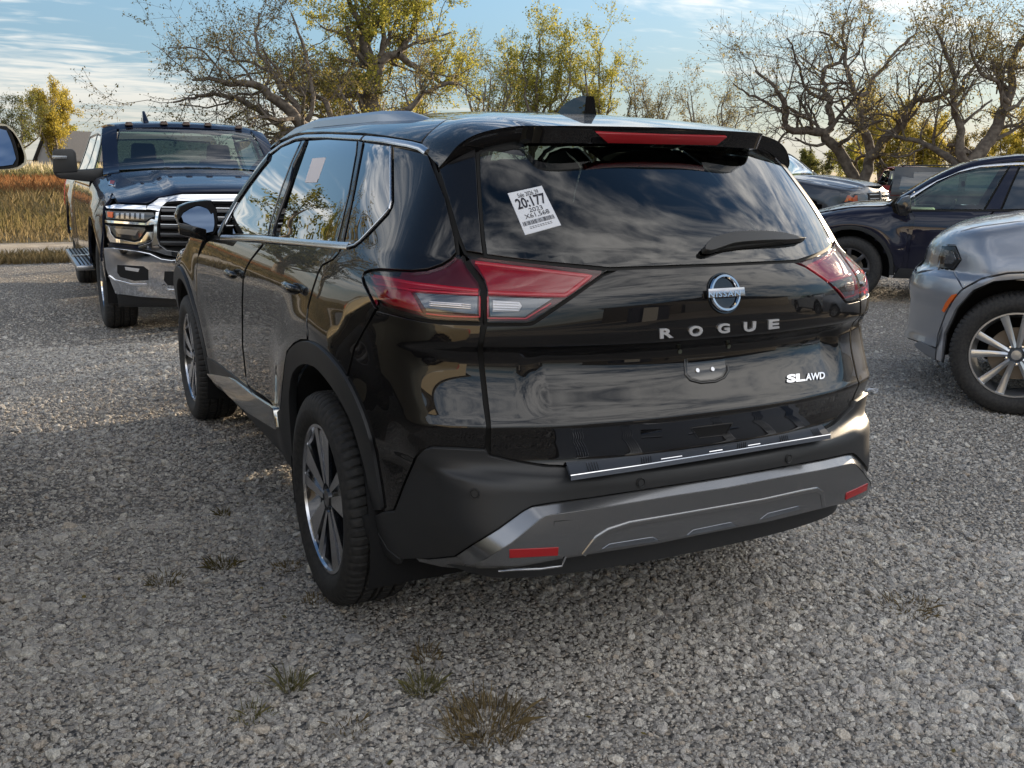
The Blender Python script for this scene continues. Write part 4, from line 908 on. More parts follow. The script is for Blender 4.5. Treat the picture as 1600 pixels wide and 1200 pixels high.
for sx in (-1,1):
    for yy in (1.02,3.725):
        wheel(suv,sx*.798,yy,.368,.262,.232,'turbine',sx,mats=(M_ALLOY,M_ALLOYDARK))
# dark inner shell, floor and wheel liners
mb=MB();ny,nz=90,12;ys=np.linspace(.20,4.45,ny);zs=np.linspace(.30,1.13,nz)
def side_x(y,z,off=-.03):
    F=lambda P:F_suv(P)-off;o=np.stack([np.full(len(y),-1.5),y,z],1);d=np.tile([1.,0,0],(len(y),1));t=march(F,o,d,0,1.5,150);return -1.5+t
Y_,Z_=np.meshgrid(ys,zs,indexing='ij');X_=side_x(Y_.ravel(),Z_.ravel())
nanX=np.isnan(X_).reshape(ny,nz);X_=np.where(np.isnan(X_),-.60,X_)
for s_ in (-1,1):
    Vv=np.stack([-s_*X_,Y_.ravel(),Z_.ravel()],1);F_=[]
    for i in range(ny-1):
        for j in range(nz-1):
            yc=(ys[i]+ys[i+1])/2;zc=(zs[j]+zs[j+1])/2
            if min(math.hypot(yc-1.02,zc-.37),math.hypot(yc-3.725,zc-.37))>.50 and not nanX[i:i+2,j:j+2].any() and ys[i]>.30:F_.append((i*nz+j,(i+1)*nz+j,(i+1)*nz+j+1,i*nz+j+1))
    mb.add(Vv,F_)
mb.box((0,2.6,.40),(1.25,3.0,.04));mb.box((0,.30,.78),(1.10,.03,.60));mb.box((0,4.38,.6),(1.3,.04,.6));mb.box((0,.62,1.10),(1.40,.70,.02))
mb.build('inner_body',M_DARK,suv)
for sx in (-1,1):
    for yy in (1.02,3.725):
        mb=MB();a=np.linspace(-.35,math.pi+.35,40);r=.462
        V1=np.concatenate([np.stack([np.full(40,x_),yy+r*np.cos(a),.37+r*np.sin(a)],1) for x_ in (sx*.885,sx*.55)]);mb.add(V1,[(i,i+1,41+i,40+i) for i in range(39)])
        V2=np.concatenate([V1[40:],[[sx*.55,yy,.37]]]);mb.add(V2,[(i,i+1,40) for i in range(39)]);mb.build('wheel_liner',M_DARK,suv,auto=50)
# --- painted panels
GC=(0,1.0,.85)
V.panel('tailgate',[(1120,415),(1000,419.5),(955,421.5),(893,466),(838,504),(828,508.5),(760,509),(757,523),(752.5,545),(757,587),(762,631),(766,665),(765,711),(800,719),(850,727),(890,728.5),(1000,713),(1120,695)],P_BLACK,sym=True,c=GC,h=.009,smooth=1)
V.panel('rear_window',[(1120,413),(1000,417),(953,418.5),(900,413.5),(850,409),(800,403.5),(760,398),(756,370),(752,320),(749,270),(748,240),('r',-.52,1.555),('r',-.45,1.580),('r',-.3,1.588),('r',0,1.592),('r',.1,1.592)],M_REARGLASS,sym=True,c=GC,h=.016,depth=.006)
V.panel('pillar_trim',[(686,265),(703,252),(722,241),(743,231),(745,262),(748,320),(752,370),(755,396.5),(727,392),(718,370),(703,320)],P_BLACK,c=GC,h=.012,mirror=True,off=.002)
QP=[(534,388),(545,389),(556,386),(574,371),(607,336),(613,325),(615,316),(614.5,229),(640,234),(668,241),(676,262),(696,310),(710,370),(713,394),(704,404),(690,412.5),(667.5,420),(645,422),(615,421),(592,420),(577,421.5),(568,425.5),(565,433),(567.5,444),(576,461),(586,483),(570,512),(553,543),(548,552),(530,540),(511,554),(493,538),(482,532),(480,500),(482.5,478),(490,451),(499,424),(505,414),(521,405.5),(529,397)]
QP=[p for p in QP if p!=(530,540)]
QP[QP.index((548,552))]=(541,590)
V.panel('quarter_panel',QP,P_BLACK,c=(0,1.0,.9),h=.012,mirror=True)
V.panel('rear_bumper_cover',[(588,485),(607,490),(630,496),(660,502),(690,505.5),(752,507.5),(751,523),(747,545),(751.5,587),(756,631),(761,665),(759,702),(713,700),(674,699),(660,703),(650,713),(641,732),(629,760),(614,800),(597,800),(593,773),(588,741),(581,699),(567,652),(549,610),(543,592),(554,545),(571,513)],P_BLACK,c=(0,1.0,.85),h=.012,mirror=True)
V.panel('rear_door',[(413,380),(440,381.5),(531,388),(527,397),(519.5,405),(503,413.5),(497,423.5),(488,450.5),(480.5,477.5),(478,500),(479.5,531),(469,531),(458,537),(448,549),(444,573),(441,605),(438,640),(434,646),(424,629),(410,618),(392,607),(388,600),(385,587),(380,540),(379.5,470),(381,434),(385,420),(392,407),(411,384)],P_BLACK,c=(0,1.7,.85),h=.016,mirror=True)
V.panel('front_door',[(411,379),(390,407),(383,420),(379,434),(377.5,470),(378,540),(383,587),(386,600),(388,605),(363,592),(355,583),(345,580),(319,577),(314,539),(308,474),(307,430),(309.5,401),(323,378),(335,373)],P_BLACK,c=(0,2.8,.85),h=.018,mirror=True)
V.panel('front_fender',[('s',3.20,.50),('s',3.25,.75),('s',3.26,.90),('s',3.18,1.02),('s',3.05,1.12),('s',3.3,1.13),('s',3.7,1.08),('s',4.1,1.0),('s',4.35,.88),('s',4.38,.72),('s',4.30,.60)]+[('s',3.725+.54*math.cos(a),.37+.54*math.sin(a)) for a in np.linspace(.35,math.pi-.15,14)],P_BLACK,c=(0,3.6,.8),h=.02,mirror=True,label=None)
V.panel('bonnet',[('t',0,4.42),('t',-.45,4.38),('t',-.72,4.2),('t',-.76,3.9),('t',-.74,3.78),('t',0,3.88)],P_BLACK,sym=True,c=(0,3.9,.6),h=.03)
V.panel('front_bumper',[('f',0,.72),('f',-.55,.74),('s',4.38,.70),('s',4.28,.58),('s',4.26,.45),('s',4.22,.33),('f',-.55,.37),('f',0,.37)],M_PLASTIC,sym=True,c=(0,3.7,.55),h=.03)
V.panel('grille',[('f',0,.90),('f',-.5,.90),('f',-.42,.76),('f',0,.76)],M_DARK,sym=True,c=(0,3.7,.55),h=.03)
V.panel('headlight',[('f',-.52,.90),('s',4.40,.84),('s',4.36,.74),('f',-.55,.77)],M_LENS,c=(0,3.7,.55),h=.02,mirror=True,off=.003)
V.panel('windscreen',[('t',0,3.74),('t',-.66,3.60),('t',-.60,3.2),('t',-.545,2.93),('t',0,2.97)],M_FRONTGLASS,sym=True,c=(0,3.0,.9),h=.03,depth=.006)
V.panel('roof',[('t',0,2.95),('t',-.55,2.90),('t',-.60,2.75),(421,232),(440,216),(460,208),(500,205.5),(568,208),(600,212),(640,218.5),(657,222.5),(667,210.5),(689,192),(712,178.5),('t',-.30,1.07),('t',0,1.07)],P_BLACK,sym=True,c=(0,1.9,.9),h=.022)
V.strip('a_pillar',[(344,366),(357,338),(372,312),(392,283),(411,258),(421,246)],.055,.012,P_BLACK,off=0,mirror=True)
# --- spoiler: overhanging roof extension
st=[(-.659,.57),(-.655,.64),(-.643,.726),(-.622,.73),(-.557,.774),(-.47,.90),(-.40,1.02),(-.30,1.06),(0,1.06)]
tr=[(-.655,.565,1.482),(-.640,.535,1.512),(-.615,.52,1.545),(-.575,.505,1.572),(-.52,.49,1.590),(-.435,.475,1.603),(-.40,.405,1.602),(-.30,.375,1.604),(0,.365,1.608)]
A_=[]
for (x,y),pxp in zip(st,[(684,258),(670,243),(660,224),(668,212),(690,193),None,(714,178.5),None,None]):
    A_.append(V.hit([pxp])[0] if pxp else V.pt(('t',x,y)))
A_=np.array(A_);T_=np.array(tr)
def respl(P,n=26):
    d=np.r_[0,np.cumsum(np.linalg.norm(np.diff(P,axis=0),axis=1))];u=np.linspace(0,d[-1],n);return np.stack([Sp(list(zip(d,P[:,k])))(u) for k in range(3)],1)
def matched(A,T,n=34):
    k=np.arange(len(A));u=np.linspace(0,len(A)-1,n);return [np.stack([Sp(list(zip(k,Q[:,j])))(u) for j in range(3)],1) for Q in (A,T)]
Ag,Tg=matched(A_,T_)
rows=[];nr=12
for t in np.linspace(0,1,nr):
    e=t; P_=Ag*(1-e)+Tg*e; b=.012*math.sin(math.pi*t);P_=P_+np.array([0,0,1])*b*np.clip((Ag[:,2]-1.5)/.1,0,1)[:,None]; rows.append(P_)
low=Tg+np.array([0,.008,-.014]);gl=Tg.copy();gl[:,2]-=.055;gl[:,0]*=.985
gy=V.tagged([('r',float(p[0]),float(p[2])) for p in gl])[:,1];gl[:,1]=np.clip(gy,Tg[:,1]+.02,Tg[:,1]+.16)+.012;und=low+np.array([0,.016,-.034])
rows+= [Tg+np.array([0,.004,-.005]),low,und,gl]
R_=np.stack(rows);full=np.concatenate([R_,(R_[:,::-1]*np.array([-1,1,1]))[:,1:]],1);nrw,ncl=full.shape[:2]
mb=MB();mb.add(full.reshape(-1,3),[(i*ncl+j,i*ncl+j+1,(i+1)*ncl+j+1,(i+1)*ncl+j) for i in range(nrw-1) for j in range(ncl-1)]);spo=mb.build('roof_spoiler',P_BLACK,suv,auto=32)
# high brake light on the spoiler's rear face
def onq(px):
    e=und[-1]-low[-1];n=np.array([0,-abs(e[2]),-abs(e[1])]);n/=np.linalg.norm(n);d=rays(px);p0=(low[-1]+und[-1])/2+n*.006;t=((p0-CAM)@n)/(d@n);return CAM+d*t[:,None]
bl=onq(np.array([(932,208),(1137,214),(1120,227.5),(950,224)]));mb=MB();mb.prism(bl,(0,.022,.014));mb.build('high_brake_light',mat('brake_light_red',(.32,.012,.018),.25,0,.5),spo,bevel=.002)
# --- plastic bumper, silver accent, step pad
BP=[(1120,697),(1000,714.5),(890,730.5),(850,729),(800,721),(764,713),(759,704.5),(713,702),(674,700.5),(662,704),(652,714),(643,733),(631,761),(616,800),(596,801),(585,806),(592,835),(606,858),(628,874),(650,873),(668,873),(709,869),(735,852),(778,826),(817,798),(831,790.5),(860,785.5),(925,777),(1020,762.5),(1160,741)]
V.panel('rear_bumper',BP,M_PLASTIC,sym=True,c=(0,1.0,.75),h=.013,off=.012,depth=.022,gap=.0005)
AO=[(1160,742),(1020,764),(925,778.5),(860,787),(832,792),(818,799.5),(779,828),(736,854),(710,870.5),(670,874.5),(650,872.5),(655,878),(690,886),(724,889),(800,888),(840,881),(878,874),(946,863),(1031,849.5),(1152,824.5)]
AI=[(1160,758),(1052,774),(946,791.5),(853,805),(843,811),(800,847),(757,874),(724,884),(760,886),(800,885),(840,878),(878,871),(946,860.5),(1031,847),(1152,822)]
V.panel('bumper_accent_base',AO,M_SATIN,sym=True,c=(0,1.0,.6),h=.014,off=.006,depth=.03,gap=.0008)
def bevel_panel(name,outer,inner,o1,o2,m):
    """bevelled raised plate: sloping border between the outer outline and the raised inner face"""
    nn=60
    def rs(pts,off):
        P=V.trace(pts,off,closed=False,hpx=5);k=P[:,0]<0;i0=0
        # cut the chain at the centre line at both ends
        idx=np.where(k)[0];P=P[idx[0]:idx[-1]+1];P[0,0]=0;P[-1,0]=0
        d=np.r_[0,np.cumsum(np.linalg.norm(np.diff(P,axis=0),axis=1))];return P,d
    PO,dO=rs(outer[:9],o1);PI,dI=rs(inner[:7],o2)
    return PO,PI
V.panel('bumper_accent',AI,M_SATIN,sym=True,c=(0,1.0,.6),h=.013,off=.030,depth=.03,gap=.0008)
# sloping upper border of the accent
UO=V.trace([(1150,743.5),(1020,764),(925,778.5),(860,787),(832,792),(818,799.5),(779,828),(736,854),(712,870)],.007,closed=False,hpx=4)
UI=V.trace([(1145,760),(1052,774),(946,791.5),(853,805),(843,811),(800,847),(757,874),(730,884)],.0305,closed=False,hpx=4)
def arc(P,n):
    d=np.r_[0,np.cumsum(np.linalg.norm(np.diff(P,axis=0),axis=1))];u=np.linspace(0,d[-1],n);return np.stack([np.interp(u,d,P[:,k]) for k in range(3)],1)
k1=np.argmin(abs(UO[:,0]+.0));
UO=UO[UO[:,0]<0];UI=UI[UI[:,0]<0]
def split(P,px): 
    q=projpx(P);i=int(np.argmin(np.hypot(q[:,0]-px[0],q[:,1]-px[1])));return P[:i+1],P[i:]
a1,a2=split(UO,(836,791));b1,b2=split(UI,(848,807))
o_=np.vstack([arc(a1,30),arc(a2,24)[1:]]);i_=np.vstack([arc(b1,30),arc(b2,24)[1:]]);o_[0,0]=i_[0,0]=0
g_=np.stack([o_,i_]);g_=np.concatenate([g_[:,::-1],(g_*np.array([-1,1,1]))[:,1:]],1);nn=g_.shape[1]
mb=MB();mb.add(g_.reshape(-1,3),[(j,j+1,nn+j+1,nn+j) for j in range(nn-1)]);bo=mb.build('accent_border',M_SATIN,suv,auto=50)
# lower trapezoid rib, scoops, reflectors, tow cover
V.strip('accent_rib',[(905,858),(925,833),(942,822.5),(975,812),(1052,799),(1180,777),(1240,764),(1262,760),(1271,766),(1274,785)],.016,.006,M_SATIN,off=.030)
for q in ([(939,859),(952,850),(1020,839),(1032,846)],[(1072,838),(1083,828),(1142,816),(1152,822)],[(1186,813),(1200,802),(1248,790.5),(1252,796)]):
    V.panel('accent_scoop',q,mat('polished_scoop',(.35,.38,.43),.12,1.0),off=.0312,c=(0,1.0,.6),h=.02,gap=0,depth=.002,seal=False)
V.panel('rear_reflector',[(796,859),(873,855.5),(872,868.5),(796,872.5)],mat('reflector_red',(.34,.010,.014),.3,0,.5),off=.033,c=(0,1.0,.6),h=.012,gap=0,depth=.01,mirror=True,seal=False)
V.strip('reflector_trim',[(782,878),(840,877),(872,873),(878,860)],.006,.004,M_CHROME,off=.031)
V.strip('tow_cover',[(861,810),(891,807),(893,828),(885,835),(866,837),(859,832)],.003,.001,M_SEAL,off=.030,closed=True)
xs=np.linspace(-.80,.80,41);vy=V.tagged([('r',float(x)*.97,.43) for x in xs])[:,1];mb=MB()
mb.loft([[(x*.98,y+.05,.43),(x*.96,y+.055,.365),(x*.93,y+.14,.355),(x*.92,y+.45,.355),(x*.92,y+.45,.43)] for x,y in zip(xs,vy)]);mb.build('valance',M_PLASTIC,suv,auto=40)
mb=MB();mb.tube([(-.52,.34,.385),(-.52,.9,.385)],.025,12);mb.build('exhaust_pipe',mat('exhaust_steel',(.12,.11,.10),.5,.8),suv,auto=50)
V.panel('mud_flap',[(561,806),(582,803),(590,832),(605,858),(624,874),(628,881),(600,890),(573,889),(567,850)],M_PLASTIC,off=.012,c=(0,1.0,.6),h=.02,depth=.02,seal=False,mirror=True)
bk=V.trace([(884,729),(1000,711.5),(1130,691),(1284,666.5)],.0,closed=False,hpx=12);fr=V.onz(densify([(892,744),(1000,728),(1150,704),(1298,679.5)],12,False),.700);fr=arc(fr,40);bk=arc(bk,40);bk[:,2]=.701;bk[:,1]=np.maximum(bk[:,1],fr[:,1]+.03)
mb=MB();nb=40;mb.add(np.vstack([bk,fr,fr-np.array([0,.001,.012]),bk-np.array([0,0,.012])]),[(r*nb+j,r*nb+j+1,(r+1)*nb+j+1,(r+1)*nb+j) for r in range(3) for j in range(nb-1)]);stp=mb.build('step_pad',mat('brushed_step_pad',(.16,.18,.22),.35,.6),suv,auto=30)
mb=MB();mb.tube(fr+np.array([0,.002,.001]),.0022,6);mb.build('step_pad_edge',M_CHROME,stp)
for u0 in (.06,.24,.60,.78,.93):
    mb=MB()
    for k in range(5):
        i=min(39,int(u0*40)+0);t=u0*39+k*.32;i=int(t);f=t-i;i=min(i,38);a=fr[i]*(1-f)+fr[i+1]*f;b=bk[i]*(1-f)+bk[i+1]*f;mb.tube([a+(b-a)*.1+np.array([0,0,.001]),a+(b-a)*.75+np.array([0,0,.001])],.0013,5)
    mb.build('step_pad_rib',M_CHROME,stp)
for u0,u1 in ((.33,.42),(.50,.58),(.66,.74)):
    i,j=int(u0*39),int(u1*39);mb=MB();mb.tube([fr[q]*.7+bk[q]*.3+np.array([0,0,.001]) for q in range(i,j)],.0018,5);mb.build('step_pad_rib',M_CHROME,stp)
for p in ((742,771),(1001,754),(1232,716.5)):
    P=V.hit([p],.0125);n_=grad(V.F,P)[0];P=P[0];u=np.cross(n_,[0,0,1]);u/=np.linalg.norm(u);v=np.cross(n_,u);mb=MB();a=np.linspace(0,2*math.pi,25)
    mb.tube([P+n_*.001+.0125*(math.cos(t)*u+math.sin(t)*v) for t in a],.0016,6,caps=False);mb.prism([P+n_*.001+.009*(math.cos(t)*u+math.sin(t)*v) for t in a[:-1]],n_*.002);mb.build('parking_sensor',M_PLASTIC,suv,auto=60)
# --- arches
V.panel('arch_cladding',[(439,690),(438,643),(441,605),(444,573),(448,549),(458,538),(469,532.5),(480,532),(493,538),(511,554),(530,577),(549,610),(567,652),(581,699),(588,741),(593,773),(596,798),(580,799),(577,773),(570,736),(560,699),(549,661),(530,624),(511,596),(493,575),(477,569),(465,573),(455,587),(451,619),(453,661),(457,715)],M_PLASTIC,off=.010,c=(0,1.0,.55),h=.02,depth=.03,mirror=True,smooth=1,seal=False)
V.panel('arch_cladding',[('s',3.725+.535*math.cos(a),.37+.535*math.sin(a)) for a in np.linspace(-.05,math.pi+.06,30)]+[('s',3.725+.458*math.cos(a),.37+.458*math.sin(a)) for a in np.linspace(math.pi+.06,-.05,30)],M_PLASTIC,off=.010,c=(0,3.725,.60),h=.03,depth=.03,mirror=True,seal=False)
# --- sill
V.panel('sill',[('s',3.19,.36),('s',3.17,.47),('s',2.4,.50),('s',1.66,.52),('s',1.50,.58),('s',1.47,.46),('s',1.47,.33),('s',1.5,.28),('s',2.4,.27),('s',3.15,.27)],M_PLASTIC,off=.004,c=(0,2.4,.55),h=.03,mirror=True,depth=.03)
V.panel('sill_trim',[(321,583),(342,586),(357,589),(365,594),(392,615),(426,637),(431,673),(385,645),(354,617),(333,597)],mat('bright_sill_trim',(.50,.49,.46),.10,.95),off=.016,c=(0,2.3,.6),h=.03,depth=.02,mirror=True,seal=False)
V.strip('sill_groove',[(395,617),(387,632),(383,644)],.006,.0006,M_SEAL,off=.0165,mirror=True)
# --- side glass, pillars, chrome
V.panel('front_door_window',[(363.5,366),(365,327),(379,300),(400,268),(421,246),(441,230),(463,221),(470,220.5),(456,250),(440,292),(421,350),(418,368.5)],glassmat('side_window_glass',(.12,.13,.125),1.62),c=(0,2.6,.95),h=.02,depth=.006,mirror=True)
V.panel('door_pillar_trim',[(472,219.5),(477,219),(458,256),(451,286),(430,345),(425,369),(420,368.5),(423,350),(442,292),(458,250)],P_BLACK,c=(0,2.2,.95),h=.02,mirror=True,off=.001)
V.panel('rear_door_window',[(483,219.5),(512,217.5),(558,220),(556,240),(545,300),(526,378.5),(435,371.5),(446,330),(461,282)],M_SIDEGLASS,c=(0,1.8,.95),h=.02,depth=.006,mirror=True)
V.panel('door_pillar_trim',[(559.5,220),(567,221),(552,300),(535,379),(528,378.5),(547,300),(557,245)],P_BLACK,c=(0,1.5,.95),h=.02,mirror=True,off=.001)
V.panel('quarter_window',[(570,222),(609,227.5),(609.5,310),(608,321),(600,334),(572,365),(557,379),(547,382),(538,380.5),(555,300)],M_SIDEGLASS,c=(0,1.2,.95),h=.015,depth=.006,mirror=True)
V.strip('window_chrome',[(346,371),(410,373),(426,375),(480,379.5),(531,384),(545,384.5)],.024,.006,M_ALLOY,mirror=True)
V.strip('window_chrome',[(545,386),(555,383),(564,376),(600,338),(609,327),(611.5,316),(611,230)],.007,.006,M_ALLOY,mirror=True)
V.strip('window_chrome',[(349,357),(368,322),(384,293),(404,262),(421,241),(440,227),(461,217),(476,214),(512,213.5),(567,216.5)],np.r_[0,0].sum()+.020,.007,M_ALLOY,mirror=True)
V.strip('window_chrome',[(570,217),(600,220),(640,226.5),(657,231),(667,238)],.022,.007,M_ALLOY,mirror=True)
# --- tail lights
def lamp(side):
    t1=[(727.5,397.5),(757,402),(800,407),(850,412.5),(900,417.5),(950,422.5),(890,464.5),(834,503),(824,506),(760,505.5),(759.5,452),(755,437),(737,414)]
    t2=[(715.5,396),(705.5,405.5),(691,415),(667,422.5),(645,424.5),(615,423.5),(592,422.5),(577.5,424.5),(570,428),(568,434),(571,443),(578,459),(589.5,481.5),(607,487),(630,493),(660,499),(690,502),(750,504),(751.5,452),(747.5,440),(731,419),(721,399)]
    for nm,t,cc in (('gate_tail_light',t1,GC),('corner_tail_light',t2,(0,1.0,1.0))):
        lens=V.panel(nm,t,M_LENS,c=cc,h=.012,depth=.022,mirror=True);ml=V.last
        V.panel('housing',t,M_DARKRED,c=cc,h=.02,off=-.020,gap=.003,depth=.004,seal=False,parent=lens,mirror=ml)
        if nm[0]=='g':
            V.panel('red_lens_area',[(742,408),(800,415),(850,420.5),(922,429),(884,460),(820,457),(763,454),(759,438)],M_RED,c=cc,h=.02,off=-.012,gap=0,depth=.004,seal=False,parent=lens,mirror=ml)
            V.strip('light_bar',[(742,407.5),(800,414.5),(850,420),(924,428.5),(897,450),(884,459.5),(820,457),(763,454)],.012,.006,M_REDBRIGHT,off=-.012,parent=lens,mirror=ml)
            V.panel('reversing_lamp',[(763,463),(866,466),(820,496),(765,495)],mat('lamp_bowl',(.12,.135,.15),.12,.8),c=cc,h=.02,off=-.013,gap=.001,depth=.006,seal=False,parent=lens,mirror=ml)
            V.strip('red_outline',[(762,461),(762,497),(822,498),(862,473)],.005,.003,M_REDBRIGHT,off=-.012,parent=lens,mirror=ml)
            V.panel('lamp_reflector',[(769,468),(812,470.5),(817,478),(811,488),(769,488)],M_LAMPGREY,c=cc,h=.02,off=-.009,gap=.001,depth=.004,seal=False,parent=lens,mirror=ml)
            rows=[((771,471+k*4.2),(811,473+k*4.0)) for k in range(4)]
        else:
            V.panel('red_lens_area',[(578,430),(600,433),(650,440),(700,446),(746,451),(746,458),(690,453),(640,450),(600,452),(585,446)],M_RED,c=cc,h=.02,off=-.012,gap=0,depth=.004,seal=False,parent=lens,mirror=ml)
            V.strip('light_bar',[(580,430),(600,433),(650,440),(700,446),(747,451)],.012,.006,M_REDBRIGHT,off=-.012,parent=lens,mirror=ml)
            V.strip('light_bar',[(585,442),(640,450),(690,453.5),(747,457.5)],.007,.005,M_REDBRIGHT,off=-.012,parent=lens,mirror=ml)
            V.panel('red_beam_area',[(582,447),(641,455),(648,466),(660,489),(640,484),(612,477),(592,468)],M_RED,c=cc,h=.02,off=-.013,gap=0,depth=.004,seal=False,parent=lens,mirror=ml)
            V.panel('indicator_lamp',[(647,456.5),(747,462),(747,492),(666,487)],mat('lamp_bowl',(.12,.135,.15),.12,.8),c=cc,h=.02,off=-.013,gap=.001,depth=.006,seal=False,parent=lens,mirror=ml)
            V.strip('red_outline',[(749,460),(749,495),(700,494),(664,490)],.005,.003,M_REDBRIGHT,off=-.012,parent=lens,mirror=ml)
            V.panel('lamp_reflector',[(672,470),(722,474),(722,480),(672,477)],M_LAMPGREY,c=cc,h=.02,off=-.009,gap=.001,depth=.004,seal=False,parent=lens,mirror=ml)
            rows=[((670,470+k*3.2),(735,475+k*3.2)) for k in range(3)]
        for r_ in rows:
            V.strip('optic_rib',list(r_),.003,.003,M_ALLOY,off=-.008,parent=lens,mirror=ml)
lamp(0)
# --- badges and lettering
bp=V.hit([(1131,458)])[0];bn=grad(V.F,bp[None])[0];bu=np.array([1.,0,0]);bv=np.cross(bn,bu)*-1;bv/=np.linalg.norm(bv)
if bv[2]<0:bv=-bv
bc=bp+bn*.006;mb=MB();a=np.linspace(0,2*math.pi,49)
mb.prism([bc-bn*.010+.058*(math.cos(t)*bu+math.sin(t)*bv) for t in a[:-1]],bn*.006);bd=mb.build('badge_base',mat('gloss_black_badge',(.005,.005,.006),.08,0,1.0),suv,auto=40)
rings=[]
for t in a[:-1]:
    e=math.cos(t)*bu+math.sin(t)*bv;rings.append([bc+e*.0535+bn*0,bc+e*.051+bn*.005,bc+e*.0455+bn*.005,bc+e*.043+bn*0])
rings.append(rings[0]);mb=MB();mb.loft(rings,caps=False);mb.build('badge_ring',M_CHROME,bd,auto=30)
mb=MB();R3=np.stack([bu,bn,bv],1);mb.box(bc+bn*.006,(.128,.006,.026),R=R3);mb.build('badge_bar',mat('badge_bar_metal',(.34,.36,.40),.18,1.0),bd,bevel=.002)
def bplane(px):
    d=rays(px);p0=bc+bn*.0092;t=((p0-CAM)@bn)/(d@bn);return CAM+d*t[:,None]
V.text('badge_lettering','NISSAN',[(1107.5,456.5),(1157,453.5),(1157,462),(1107.5,465)],M_CHROME,plane=bplane,off=0,thick=.0008,bold=.012,parent=bd,font_sp=1.15)
M_LETTER=mat('bright_letter_chrome',(.86,.88,.92),.34,.75)
for ch,q in zip('ROGUE',([(1029.5,513.5),(1050,511.5),(1051,526.5),(1030,528.5)],[(1075,509.5),(1096.5,508),(1096.5,523.5),(1075.5,525.5)],[(1120,505.5),(1138.5,504.5),(1138.5,519),(1120,521)],[(1160.5,503),(1179.5,501.5),(1178.5,516.5),(1160.5,518)],[(1199,499.5),(1215.5,498),(1215.5,512),(1199,514)])):
    V.text('badge_letter',ch,q,M_LETTER,off=.001,thick=.005,bold=.035)
V.text('badge_lettering','SL',[(1228,586),(1257,583.5),(1257,596),(1228,599)],M_CHROME,off=.001,thick=.003,bold=.05)
V.text('badge_lettering','AWD',[(1257.5,584.5),(1287.5,581.5),(1287.5,592.5),(1257.5,595.5)],M_CHROME,off=.001,thick=.003,bold=.03)
# plate recess
V.strip('plate_mount_rim',[(1070,561),(1071,585),(1079,594),(1095,598),(1118,596),(1131,590),(1137.5,580),(1137,571)],.008,.003,P_BLACK)
V.panel('plate_mount',[(1074,560),(1133,556),(1134,578),(1127,588),(1114,593),(1094,594.5),(1080,590),(1074,583)],mat('gloss_black_badge',(.005,.005,.006),.08,0,1.0),off=.0008,c=GC,h=.02,gap=0,depth=.001,seal=False)
for p in ((1089,579),(1112.5,577),(1061.7,549),(1138,541)):
    P=V.hit([p])[0];n_=grad(V.F,P[None])[0];u=np.cross(n_,[0,0,1]);u/=np.linalg.norm(u);v=np.cross(n_,u);mb=MB();r_=.0065
    mb.prism([P+n_*.001+r_*(math.cos(t)*u+math.sin(t)*v) for t in np.linspace(0,2*math.pi,12,endpoint=False)],n_*.003);mb.build('plate_screw',M_ALLOY if p[1]>560 else mat('zinc_nut',(.20,.22,.18),.4,.8),suv)
V.panel('gate_handle',[(1082,670),(1142,662.5),(1133,678),(1091,683.5)],M_DARK,off=.0006,c=GC,h=.02,gap=0,depth=.001,seal=False)
V.strip('gate_handle_rim',[(1079,669),(1144,661),(1134,679.5),(1090,685)],.004,.002,P_BLACK,closed=True)
# wiper
V.panel('rear_wiper',[(1102,384),(1108,376),(1116,369.5),(1140,362.5),(1167,359.5),(1205,360),(1229,363),(1260,371.5),(1240,374),(1200,374.5),(1150,378),(1130,385),(1113,391),(1103,389)],mat('wiper_plastic',(.018,.018,.018),.45),off=.024,c=GC,h=.012,gap=0,depth=.022,seal=False,smooth=1)
V.strip('wiper_rubber',[(1118,392),(1160,386),(1210,381),(1252,376)],.010,.012,M_SEAL)
# auction ticket
tk=V.panel('auction_ticket',[(793,301.7),(846.6,289.7),(876.9,351.6),(820.5,367.2)],M_PAPER,off=.0015,c=GC,h=.03,gap=0,depth=.001,seal=False)
def tq(u0,v0,u1,v1):
    c=np.array([(793,301.7),(846.6,289.7),(876.9,351.6),(820.5,367.2)],float);f=lambda u,v:tuple((c[0]*(1-u)+c[1]*u)*(1-v)+(c[3]*(1-u)+c[2]*u)*v)
    return [f(u0,v0),f(u1,v0),f(u1,v1),f(u0,v1)]
for s_,q in (('Sale 2026 39',tq(.23,.07,.82,.17)),('20:177',tq(.10,.18,.93,.43)),('2023',tq(.36,.45,.74,.55)),('X61,568',tq(.18,.57,.86,.69)),('Sale',tq(.05,.05,.17,.10)),('auction vehicle',tq(.30,.83,.75,.86)),):
    if s_ in ('auction vehicle','Sale'): continue
    V.text('ticket_print',s_,q,M_INK,off=.0022,thick=.0002,bold=.02 if s_=='20:177' else 0,parent=tk)
mb=MB();x=.06
while x<.93:
    w_=random.choice((.006,.009,.014));P=V.hit(tq(x,.71,x+w_,.81),.0022);mb.add(P,[(0,1,2,3)]);x+=w_+random.choice((.007,.011,.016))
for v_ in (.85,.885): 
    for k in range(9):
        P=V.hit(tq(.2+k*.07,v_,.25+k*.07,v_+.012),.0022);mb.add(P,[(0,1,2,3)])
mb.build('ticket_barcode',M_INK,tk)
V.panel('window_sticker',[(488,247),(508.6,245.6),(495,285),(476,285)],mat('pinkish_paper',(.72,.66,.66),.7),off=.0015,c=(0,1.8,.95),h=.03,gap=0,depth=.001,seal=False)
